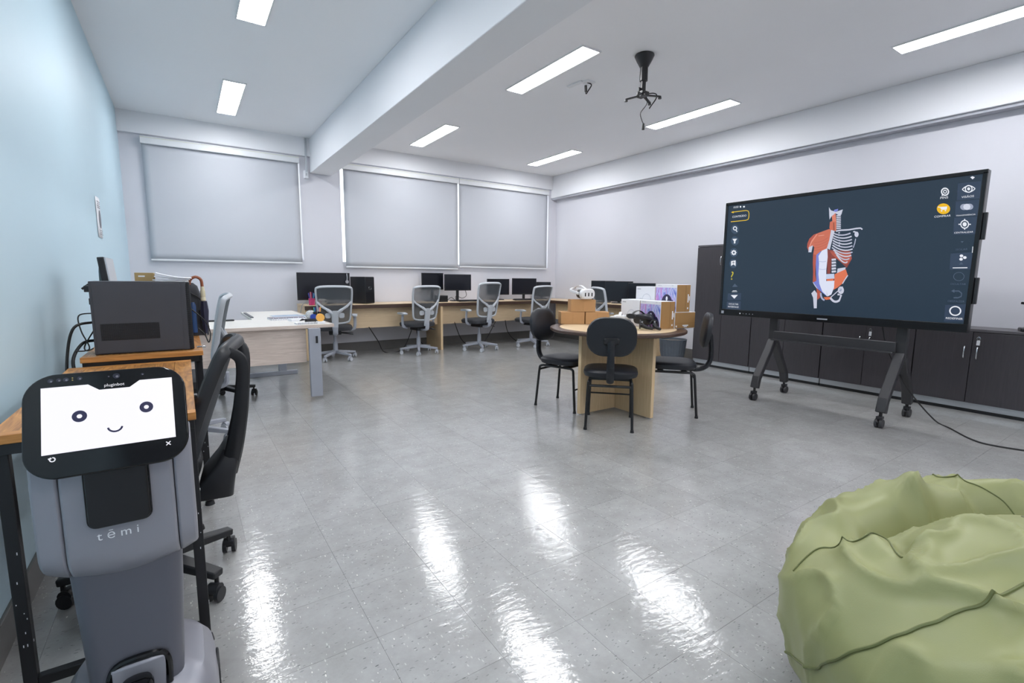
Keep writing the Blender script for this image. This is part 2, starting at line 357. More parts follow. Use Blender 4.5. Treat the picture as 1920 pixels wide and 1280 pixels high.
# ------------------------------------------------------------------ roller blinds
BLIND = bpy.data.materials.new('blind_fabric'); _n, _l, _b = nt(BLIND)
_t = _n.new('ShaderNodeBsdfTranslucent'); _t.inputs[0].default_value = lin((228, 230, 240)); _x = _n.new('ShaderNodeMixShader'); _x.inputs[0].default_value = 0.07
_b.inputs['Base Color'].default_value = lin((198, 201, 208)); _b.inputs['Roughness'].default_value = 0.5
_w = _n.new('ShaderNodeTexWave'); _w.inputs['Scale'].default_value = 300; _bp = _n.new('ShaderNodeBump'); _bp.inputs['Strength'].default_value = 0.05; _l.new(_w.outputs['Fac'], _bp.inputs['Height']); _l.new(_bp.outputs['Normal'], _b.inputs['Normal'])
_l.new(_b.outputs[0], _x.inputs[1]); _l.new(_t.outputs[0], _x.inputs[2]); _l.new(_x.outputs[0], _n['Material Output'].inputs['Surface'])
def blind(x0, x1, zb, label):
    y = YB-0.05; t = thing('roller_blind', label, 'blind', ((x0+x1)/2, y, zb), 0, 'roller blinds over the windows'); w = x1-x0
    cs = M().prism([(-0.045, 0), (-0.045, 0.09), (0.03, 0.09), (0.03, 0.035), (0.01, 0)], (-w/2-0.01, 0, 2.86-zb), (0, 1, 0), (0, 0, 1), 0, w+0.02).build('cassette', LFR, t, bev=0.004)
    M().box((0, -0.047, 0.075+2.86-zb), (w+0.02, 0.004, 0.006)).build('cassette_lip', mat('lip_cream', (214, 216, 200), 0.5), cs)
    def fn(u, v):
        return ((u-0.5)*w, 0.004*math.sin(u*9+v*2)*v, (1-v)*(2.87-zb)+0.01)
    M().grid(fn, 24, 16).build('fabric', BLIND, t, solid=0.0012)
    M().box((0, 0, 0.012), (w, 0.014, 0.024)).build('bottom_bar', LFR, t, bev=0.004)
    M().tube([(w/2+0.012, -0.03, 2.88-zb), (w/2+0.012, -0.03, 0.3)], 0.0025, 6).build('pull_chain', GREYP, t)
blind(-0.33, 1.512, 1.40, 'white roller blind nearest the blue wall')
blind(2.16, 4.15, 1.355, 'white roller blind in the middle, right of the beam')
blind(4.178, 6.172, 1.395, 'white roller blind at the right end of the window wall')

# ------------------------------------------------------------------ cabinets along the right wall
KEYTAG = mat('key_tag', (205, 207, 212), 0.4)
def cabinet(y0, y1, h, label, handles, keys, name='storage_cabinet', group=None):
    w = y1-y0; xf = 6.05; dep = XR-0.014-xf
    t = thing(name, label, 'cabinet', (xf, (y0+y1)/2, 0), 0, group)   # local x into the wall, local y along it
    M().box((dep/2+0.012, 0, 0.09+(h-0.025-0.09)/2), (dep-0.024, w-0.006, h-0.025-0.09)).build('body', DARKCAB, t, bev=0.002)
    M().box((dep/2, 0, h-0.0125), (dep+0.006, w-0.002, 0.025)).build('top_panel', CTOP, t, bev=0.002)
    pl = M().box((dep/2+0.01, 0, 0.06), (dep-0.03, w-0.004, 0.06)).build('plinth', SILVER, t, bev=0.001)
    M().box((dep/2+0.012, 0, 0.015), (dep-0.03, w-0.004, 0.03)).build('plinth_base', BLACKM, pl)
    for s in (-1, 1):
        d = M().box((0.003, s*w/4, 0.092+(h-0.03-0.092)/2), (0.018, w/2-0.005, h-0.03-0.092)).build('door', DARKCAB, t, bev=0.0015)
        if handles:
            yy = s*0.045; zt = h-0.16
            M().tube(smooth_path([(-0.006, yy, zt), (-0.026, yy, zt-0.012), (-0.032, yy, zt-0.06), (-0.026, yy, zt-0.108), (-0.006, yy, zt-0.12)], 4), 0.0055, 8).build('handle', CHROME, d)
        if keys and s == keys:
            lk = M().cyl((-0.004, s*0.045, h-0.075), (-0.016, s*0.045, h-0.075), 0.009).build('lock', CHROME, d)
            M().tube(smooth_path([(-0.018, s*0.045, h-0.066), (-0.02, s*0.045+0.014, h-0.085), (-0.018, s*0.045, h-0.1), (-0.018, s*0.045-0.012, h-0.085)], 4, True), 0.0018, 6, True).build('key_ring', CHROME, d)
            M().box((-0.02, s*0.045, h-0.125), (0.006, 0.024, 0.045), (0, 0.06, 0)).build('key_tag', KEYTAG, d, bev=0.002)
    return t
cabinet(3.452, 4.30, 1.69, 'tall dark wardrobe cabinet behind the left edge of the big screen', True, 0, 'tall_cabinet')
G = 'low dark cabinets along the right wall'
cabinet(2.60, 3.448, 0.785, 'low dark cabinet beside the tall one, behind the left wheels of the screen stand', False, 0, group=G)
cabinet(1.745, 2.594, 0.785, 'low dark cabinet in the middle, key hanging above the stand crossbar', True, -1, group=G)
cabinet(0.892, 1.741, 0.785, 'low dark cabinet at the right edge, two chrome handles and a key in view', True, -1, group=G)
cabinet(0.04, 0.888, 0.785, 'low dark cabinet cut off by the right edge of the photo', True, 0, group=G)
# a black stepped device on the cabinets, cut by the frame
dv = thing('desk_device', 'black stepped device standing on the low cabinet at the right edge', 'device', (6.2, 0.985, 0.785), 0.3)
M().box((0, 0, 0.015), (0.16, 0.13, 0.03)).build('foot', BLACKP, dv, bev=0.008)
M().stack([[(x*s, y*s-0.01, z) for x, y in rrect(0.11, 0.09, 0.03)] for s, z in ((1, 0.03), (0.9, 0.09), (0.62, 0.1), (0.58, 0.19), (0.72, 0.2), (0.7, 0.27), (0.4, 0.28))]).build('body', BLACKP, dv)
M().bar((0, 0.0, 0.24), (0.03, 0.07, 0.25), 0.03, 0.02).build('arm', BLACKM, dv, bev=0.003)

# ------------------------------------------------------------------ big touch screen
tv = thing('interactive_display', 'huge wall-sized touch screen showing a torso of muscles and ribs', 'screen', (4.95, 2.155, 0.83))
TW, TH = 2.085, 1.21
UD = lambda u, v, d=0.0: (-d, -u, v+0.605)            # screen plane: u to the viewer's right, v up, d towards the viewer
M().box((0.035, 0, TH/2+0.0), (0.07, TW, TH)).build('housing', TVBLACK, tv, bev=0.006)
M().box((0.076, 0, TH/2+0.02), (0.016, TW*0.62, TH*0.6)).build('back_cover', BLACKP, tv, bev=0.01)
bz = M()
bz.box(UD(0, TH/2-0.016, 0.004), (0.012, TW, 0.032)); bz.box(UD(-TW/2+0.014, 0.01, 0.004), (0.012, 0.028, TH-0.06)); bz.box(UD(TW/2-0.014, 0.01, 0.004), (0.012, 0.028, TH-0.06)); bz.box(UD(0, -TH/2+0.034, 0.006), (0.016, TW, 0.068))
bzo = bz.build('bezel', TVBLACK, tv, bev=0.003)
SCR = bpy.data.materials.new('screen_glow'); _n, _l, _b = nt(SCR); _b.inputs['Base Color'].default_value = lin((8, 10, 14)); _b.inputs['Roughness'].default_value = 0.3
_b.inputs['Emission Color'].default_value = lin((40, 58, 76)); _b.inputs['Emission Strength'].default_value = 0.72
sc = M().box(UD(0, 0.02, 0.0015), (0.003, TW-0.054, TH-0.096)).build('screen', SCR, tv, smooth=False)
TORSO_COLS=[(122, 132, 212), (140, 66, 58), (150, 80, 62), (150, 160, 185), (170, 176, 205), (176, 186, 222), (178, 182, 205), (182, 88, 72), (186, 190, 212), (190, 192, 212), (200, 212, 238), (205, 208, 225), (207, 112, 88), (222, 132, 110), (226, 118, 82), (226, 231, 250), (232, 150, 128), (232, 165, 145)]
TORSO=[(12,[(0.0069,0.3131),(0.0336,0.3261),(0.0598,0.3152),(0.0673,0.2278),(0.0259,0.2308),(0.0074,0.2597)]),(13,[(0.0117,0.3964),(0.0445,0.4016),(0.0598,0.3152),(0.0281,0.3163)]),(2,[(0.0336,0.3073),(0.0432,0.3065),(0.0526,0.2349),(0.043,0.2356)]),(11,[(-0.0129,0.4503),(0.0058,0.4184),(0.0508,0.4009),(0.1038,0.4163),(0.096,0.3727),(0.0772,0.3661),(0.044,0.3889),(0.0146,0.362),(0.0025,0.3357),(-0.0038,0.3723)]),(0,[(0.0334,0.4197),(0.0642,0.4265),(0.0655,0.412),(0.0509,0.3992),(0.0306,0.4064)]),(11,[(0.055,0.37),(0.0924,0.3697),(0.0918,0.3596),(0.0576,0.3587)]),(11,[(0.0564,0.3537),(0.0938,0.3535),(0.0932,0.3435),(0.059,0.3425)]),(11,[(0.0578,0.3375),(0.0952,0.3374),(0.0946,0.3274),(0.0604,0.3262)]),(11,[(0.0593,0.3212),(0.0966,0.3213),(0.096,0.3112),(0.0618,0.31)]),(11,[(0.0607,0.305),(0.098,0.3051),(0.0974,0.295),(0.0632,0.2937)]),(11,[(0.0621,0.2887),(0.0995,0.289),(0.0988,0.2789),(0.0646,0.2774)]),(11,[(0.0635,0.2724),(0.1009,0.2728),(0.1002,0.2627),(0.066,0.2612)]),(11,[(0.0649,0.2561),(0.1023,0.2566),(0.1016,0.2465),(0.0674,0.2449)]),(1,[(0.008,0.065),(0.1973,0.0444),(0.2145,-0.0234),(0.1799,-0.1032),(0.0951,-0.0202),(0.0474,-0.019),(0.0519,-0.0712),(0.0494,-0.1541),(0.0227,-0.154)]),(7,[(0.0294,0.0511),(0.106,0.0352),(0.1976,0.0402),(0.2108,-0.0233),(0.1772,-0.0734),(0.1123,-0.0379),(0.0524,0.0156)]),(12,[(0.0247,0.2455),(0.0041,0.2514),(-0.0873,0.2215),(-0.124,0.2099),(-0.1592,0.173),(-0.1728,0.1309),(-0.1724,0.095),(-0.1585,0.0621),(-0.1241,0.1106),(-0.1082,0.092),(-0.1124,0.021),(-0.0896,0.0007),(-0.0481,0.0524),(0.0053,0.0781),(0.0254,0.162),(0.0354,0.2319)]),(7,[(-0.0873,0.2215),(-0.124,0.2099),(-0.1592,0.173),(-0.1728,0.1309),(-0.1724,0.095),(-0.1585,0.0621),(-0.1434,0.1071),(-0.1236,0.155)]),(16,[(-0.0991,0.2135),(-0.0898,0.2111),(-0.131,0.142),(-0.1554,0.0763),(-0.1604,0.0855),(-0.139,0.1558)]),(17,[(-0.0812,0.1983),(-0.0321,0.202),(-0.0308,0.1967),(-0.0799,0.1929)]),(7,[(-0.1118,0.1352),(-0.0955,0.1351),(-0.0798,0.1363),(-0.0645,0.1389),(-0.0498,0.1429),(-0.0357,0.1483),(-0.0221,0.1551),(-0.009,0.1632),(0.0035,0.1726),(0.0019,0.1749),(-0.0105,0.1655),(-0.0235,0.1575),(-0.0369,0.1508),(-0.0509,0.1455),(-0.0654,0.1415),(-0.0804,0.1389),(-0.096,0.1377),(-0.1121,0.1379)]),(7,[(-0.1097,0.1103),(-0.0934,0.1106),(-0.0777,0.1122),(-0.0625,0.115),(-0.0478,0.1192),(-0.0337,0.1246),(-0.0201,0.1312),(-0.0069,0.1391),(0.0056,0.1483),(0.0041,0.1505),(-0.0084,0.1414),(-0.0214,0.1336),(-0.0349,0.1271),(-0.0489,0.1217),(-0.0633,0.1176),(-0.0784,0.1148),(-0.0939,0.1133),(-0.1101,0.113)]),(7,[(-0.1076,0.0854),(-0.0914,0.0861),(-0.0756,0.088),(-0.0605,0.0911),(-0.0458,0.0954),(-0.0317,0.1008),(-0.018,0.1074),(-0.0049,0.1151),(0.0077,0.1239),(0.0062,0.1261),(-0.0064,0.1174),(-0.0194,0.1098),(-0.0328,0.1033),(-0.0468,0.0979),(-0.0613,0.0937),(-0.0763,0.0907),(-0.0919,0.0888),(-0.108,0.088)]),(7,[(-0.1054,0.0604),(-0.0893,0.0616),(-0.0736,0.0639),(-0.0584,0.0672),(-0.0438,0.0716),(-0.0296,0.077),(-0.016,0.0835),(-0.0029,0.091),(0.0098,0.0994),(0.0083,0.1017),(-0.0043,0.0933),(-0.0173,0.0859),(-0.0308,0.0795),(-0.0448,0.0741),(-0.0593,0.0698),(-0.0743,0.0665),(-0.0898,0.0643),(-0.1059,0.0631)]),(11,[(-0.1569,0.0943),(-0.1217,0.1122),(-0.1298,0.0466),(-0.1573,0.0477)]),(7,[(-0.1131,0.03),(-0.081,0.0182),(-0.0821,-0.0689),(-0.0787,-0.1583),(-0.0616,-0.2317),(-0.0946,-0.2321),(-0.0989,-0.1403),(-0.1098,-0.0505)]),(0,[(-0.0845,0.0201),(-0.0483,0.0541),(-0.0502,-0.0695),(-0.0387,-0.1762),(-0.0009,-0.3092),(0.0406,-0.363),(-0.0435,-0.2969),(-0.0892,-0.2348),(-0.0634,-0.221),(-0.0812,-0.0689)]),(15,[(0.0053,0.0781),(0.0152,-0.0006),(0.0136,-0.1232),(0.0286,-0.2996),(0.0422,-0.3629),(-0.0043,-0.3182),(-0.0352,-0.2475),(-0.0511,-0.1583),(-0.0535,-0.0605),(-0.0645,0.0106),(-0.0403,0.0573)]),(5,[(-0.0558,-0.0404),(-0.0476,-0.0434),(-0.0395,-0.0455),(-0.0315,-0.0469),(-0.0236,-0.0474),(-0.0158,-0.0472),(-0.0082,-0.0462),(-0.0008,-0.0444),(0.0064,-0.0418),(0.0048,-0.0376),(-0.0023,-0.0401),(-0.0094,-0.0418),(-0.0166,-0.0428),(-0.024,-0.043),(-0.0315,-0.0425),(-0.0391,-0.0412),(-0.0469,-0.0391),(-0.0549,-0.0362)]),(5,[(-0.0498,-0.1115),(-0.0416,-0.1143),(-0.0335,-0.1164),(-0.0255,-0.1177),(-0.0176,-0.1181),(-0.0098,-0.1178),(-0.0022,-0.1167),(0.0052,-0.1148),(0.0124,-0.1121),(0.0108,-0.1079),(0.0037,-0.1105),(-0.0034,-0.1123),(-0.0106,-0.1134),(-0.018,-0.1137),(-0.0255,-0.1133),(-0.0331,-0.112),(-0.0409,-0.1101),(-0.0489,-0.1073)]),(11,[(-0.0435,-0.2969),(-0.0892,-0.2348),(-0.0964,-0.2303),(-0.0785,-0.2616),(-0.0569,-0.2882)]),(11,[(0.049,-0.019),(0.0837,-0.0165),(0.0884,-0.0338),(0.0522,-0.0382)]),(11,[(0.0513,-0.046),(0.0861,-0.0433),(0.0907,-0.0606),(0.0546,-0.0652)]),(11,[(0.0536,-0.073),(0.0884,-0.0701),(0.093,-0.0875),(0.0569,-0.0922)]),(11,[(0.056,-0.1),(0.0907,-0.097),(0.0954,-0.1143),(0.0592,-0.1192)]),(11,[(0.0583,-0.127),(0.093,-0.1238),(0.0977,-0.1412),(0.0615,-0.1462)]),(9,[(0.0433,0.2074),(0.061,0.198),(0.0789,0.1909),(0.0969,0.1861),(0.1148,0.1838),(0.1327,0.1838),(0.1505,0.1861),(0.1682,0.1908),(0.1856,0.1976),(0.1811,0.208),(0.164,0.2014),(0.1473,0.197),(0.1305,0.1948),(0.1138,0.1949),(0.0971,0.1971),(0.0805,0.2015),(0.0637,0.2082),(0.0467,0.2173)]),(11,[(0.0434,0.186),(0.0622,0.175),(0.0814,0.1665),(0.1007,0.1605),(0.12,0.1572),(0.1393,0.1565),(0.1587,0.1582),(0.1779,0.1625),(0.197,0.1692),(0.1927,0.1797),(0.1741,0.1732),(0.1558,0.1692),(0.1376,0.1675),(0.1195,0.1682),(0.1014,0.1714),(0.0834,0.177),(0.0654,0.185),(0.0472,0.1957)]),(9,[(0.0434,0.1647),(0.0633,0.152),(0.0834,0.1421),(0.1035,0.135),(0.1235,0.1307),(0.1433,0.1293),(0.163,0.1306),(0.1825,0.1347),(0.2016,0.1413),(0.1975,0.1518),(0.1788,0.1454),(0.1604,0.1416),(0.1419,0.1403),(0.1233,0.1417),(0.1047,0.1457),(0.0859,0.1524),(0.067,0.1618),(0.0476,0.1741)]),(11,[(0.0435,0.1433),(0.0644,0.129),(0.0853,0.1177),(0.106,0.1095),(0.1263,0.1043),(0.1464,0.1022),(0.1661,0.1031),(0.1854,0.1069),(0.2041,0.1136),(0.1999,0.1241),(0.1817,0.1176),(0.1636,0.114),(0.1453,0.1132),(0.1266,0.1152),(0.1076,0.1201),(0.0882,0.1279),(0.0685,0.1386),(0.0481,0.1525)]),(9,[(0.0436,0.1218),(0.0656,0.106),(0.0875,0.0933),(0.1091,0.0839),(0.1302,0.0778),(0.151,0.075),(0.1713,0.0754),(0.1912,0.079),(0.2103,0.0857),(0.2061,0.0962),(0.1876,0.0897),(0.1691,0.0864),(0.1501,0.086),(0.1308,0.0887),(0.111,0.0944),(0.0908,0.1033),(0.07,0.1154),(0.0485,0.1309)]),(11,[(0.0437,0.1003),(0.0668,0.0829),(0.0896,0.0689),(0.1118,0.0583),(0.1335,0.0513),(0.1547,0.0478),(0.1753,0.0478),(0.1952,0.0512),(0.2142,0.0579),(0.2101,0.0684),(0.1918,0.0619),(0.1732,0.0588),(0.1541,0.0588),(0.1345,0.0621),(0.1141,0.0687),(0.0932,0.0787),(0.0715,0.0922),(0.0489,0.1093)]),(9,[(0.0408,0.0789),(0.0656,0.0599),(0.0897,0.0445),(0.1129,0.0328),(0.1353,0.0249),(0.1567,0.0207),(0.1773,0.0202),(0.1969,0.0235),(0.2152,0.0302),(0.211,0.0407),(0.1935,0.0342),(0.1754,0.0312),(0.1565,0.0317),(0.1365,0.0356),(0.1156,0.0431),(0.0935,0.0542),(0.0704,0.0691),(0.046,0.0878)]),(11,[(0.055,0.0571),(0.0772,0.0366),(0.0988,0.02),(0.1194,0.0072),(0.1392,-0.0016),(0.1581,-0.0064),(0.1762,-0.0072),(0.1932,-0.0041),(0.2088,0.0028),(0.2042,0.0131),(0.1895,0.0066),(0.1743,0.0038),(0.1583,0.0046),(0.1411,0.009),(0.1229,0.0172),(0.1035,0.0292),(0.0829,0.0451),(0.0611,0.0652)]),(9,[(0.0691,0.0354),(0.0887,0.0135),(0.1073,-0.0043),(0.1248,-0.0181),(0.1413,-0.0279),(0.1569,-0.0334),(0.1716,-0.0347),(0.1851,-0.0315),(0.1966,-0.0244),(0.191,-0.0146),(0.1806,-0.0211),(0.1698,-0.0236),(0.1578,-0.0226),(0.1444,-0.0177),(0.1295,-0.0089),(0.1131,0.004),(0.0953,0.0212),(0.0761,0.0427)]),(11,[(0.0833,0.0139),(0.1002,-0.0094),(0.1158,-0.0285),(0.1301,-0.0433),(0.1433,-0.054),(0.1555,-0.0604),(0.167,-0.0622),(0.1771,-0.0589),(0.1846,-0.0514),(0.1774,-0.0428),(0.1714,-0.0491),(0.1653,-0.0511),(0.1576,-0.0499),(0.1478,-0.0447),(0.1361,-0.0352),(0.1227,-0.0212),(0.1077,-0.0028),(0.091,0.0201)]),(11,[(0.0233,0.2431),(0.0537,0.2305),(0.0396,0.1457),(0.0282,0.0641),(0.0012,0.0783),(0.0164,0.1556)]),(8,[(0.0854,0.2062),(0.0994,0.2069),(0.0974,0.2172),(0.0835,0.2164)]),(8,[(0.0873,0.1839),(0.1013,0.1847),(0.0994,0.195),(0.0854,0.1942)]),(8,[(0.0893,0.1616),(0.1032,0.1625),(0.1013,0.1727),(0.0873,0.1719)]),(8,[(0.0912,0.1393),(0.1051,0.1403),(0.1032,0.1505),(0.0893,0.1496)]),(8,[(0.0931,0.117),(0.1071,0.118),(0.1052,0.1283),(0.0912,0.1273)]),(8,[(0.0951,0.0947),(0.109,0.0958),(0.1071,0.106),(0.0931,0.105)]),(11,[(0.0658,0.2217),(0.1054,0.2272),(0.1668,0.2261),(0.2262,0.2334),(0.2575,0.2343),(0.27,0.223),(0.2756,0.2325),(0.2581,0.2464),(0.2235,0.2458),(0.1644,0.2388),(0.1031,0.24),(0.0625,0.2345)]),(11,[(0.2479,0.1876),(0.2475,0.1784),(0.2446,0.1708),(0.2398,0.1659),(0.2337,0.1645),(0.2273,0.1667),(0.2215,0.1723),(0.2172,0.1804),(0.2152,0.1898),(0.2156,0.1989),(0.2185,0.2065),(0.2233,0.2114),(0.2294,0.2128),(0.2358,0.2105),(0.2416,0.2049),(0.2458,0.1969)]),(11,[(0.2229,0.2116),(0.2223,0.2091),(0.2202,0.2071),(0.217,0.2059),(0.213,0.2057),(0.2089,0.2065),(0.2054,0.2082),(0.2029,0.2105),(0.2019,0.2131),(0.2025,0.2156),(0.2046,0.2176),(0.2078,0.2188),(0.2118,0.219),(0.2159,0.2182),(0.2194,0.2166),(0.2218,0.2142)]),(6,[(0.2248,0.1525),(0.2211,0.1113),(0.2125,0.0744),(0.2191,0.0716),(0.2278,0.109),(0.2315,0.1506)]),(11,[(0.1067,-0.1084),(0.1717,-0.0971),(0.1688,-0.1346),(0.1051,-0.1533)]),(14,[(0.0873,-0.1585),(0.1732,-0.1142),(0.1948,-0.1688),(0.1624,-0.2376),(0.1193,-0.2816),(0.09,-0.2998)]),(11,[(0.1914,-0.1665),(0.1704,-0.2077),(0.1548,-0.2424),(0.1618,-0.2467),(0.1773,-0.2122),(0.1982,-0.1712)]),(10,[(0.0166,-0.1584),(0.083,-0.1541),(0.0884,-0.1985),(0.0188,-0.2042)]),(14,[(0.0228,-0.2024),(0.0835,-0.1977),(0.0816,-0.2212),(0.0286,-0.2236)]),(15,[(0.022,-0.2219),(0.09,-0.2177),(0.0924,-0.2822),(0.0754,-0.3441),(0.0446,-0.3629),(0.0286,-0.2996)]),(7,[(-0.0569,-0.2882),(-0.0163,-0.323),(-0.0184,-0.3768),(-0.04,-0.3984)]),(14,[(0.0109,-0.3712),(0.0707,-0.3654),(0.0727,-0.3883),(0.0327,-0.3953)]),(11,[(0.1758,-0.3028),(0.1751,-0.316),(0.1707,-0.3274),(0.1633,-0.3351),(0.154,-0.338),(0.1442,-0.3357),(0.1355,-0.3284),(0.1291,-0.3173),(0.126,-0.3041),(0.1268,-0.2908),(0.1312,-0.2794),(0.1387,-0.2717),(0.148,-0.2689),(0.1578,-0.2713),(0.1664,-0.2786),(0.1728,-0.2897)]),(3,[(0.1568,-0.2981),(0.1565,-0.3041),(0.1546,-0.3092),(0.1513,-0.3126),(0.1472,-0.3139),(0.143,-0.3129),(0.1391,-0.3096),(0.1363,-0.3046),(0.135,-0.2987),(0.1353,-0.2927),(0.1372,-0.2876),(0.1405,-0.2841),(0.1445,-0.2828),(0.1488,-0.2839),(0.1526,-0.2872),(0.1554,-0.2922)]),(11,[(0.063,-0.3792),(0.0727,-0.3923),(0.0829,-0.4031),(0.0936,-0.4112),(0.1048,-0.4164),(0.1163,-0.4182),(0.1278,-0.4167),(0.1387,-0.4119),(0.1485,-0.4048),(0.1384,-0.3886),(0.13,-0.3948),(0.1226,-0.398),(0.1156,-0.399),(0.1088,-0.3978),(0.1015,-0.3945),(0.0937,-0.3885),(0.0855,-0.3798),(0.0766,-0.3676)]),(11,[(0.1507,-0.4036),(0.164,-0.3465),(0.1279,-0.333),(0.1257,-0.3483),(0.1506,-0.3502),(0.137,-0.3985)]),(11,[(0.0761,-0.3718),(0.1018,-0.3444),(0.1662,-0.2732),(0.1611,-0.2675),(0.0965,-0.3387),(0.0708,-0.3659)]),(4,[(-0.023,-0.3325),(-0.0212,-0.3466),(-0.0185,-0.3596),(-0.0146,-0.3712),(-0.0097,-0.3814),(-0.0034,-0.3901),(0.004,-0.3971),(0.0125,-0.4022),(0.0212,-0.4051),(0.0249,-0.3899),(0.0177,-0.3875),(0.0121,-0.3841),(0.0072,-0.3795),(0.0028,-0.3733),(-0.001,-0.3655),(-0.0041,-0.356),(-0.0065,-0.3447),(-0.0081,-0.3314)]),(11,[(-0.0984,-0.339),(-0.0721,-0.3075),(-0.0467,-0.3392),(-0.0384,-0.4769),(-0.0636,-0.4793),(-0.0788,-0.3792)])]
ICONS_COLS=[(52, 66, 88), (58, 76, 98), (78, 92, 112), (160, 168, 190), (215, 220, 235), (238, 200, 40), (240, 243, 250), (245, 190, 20)]
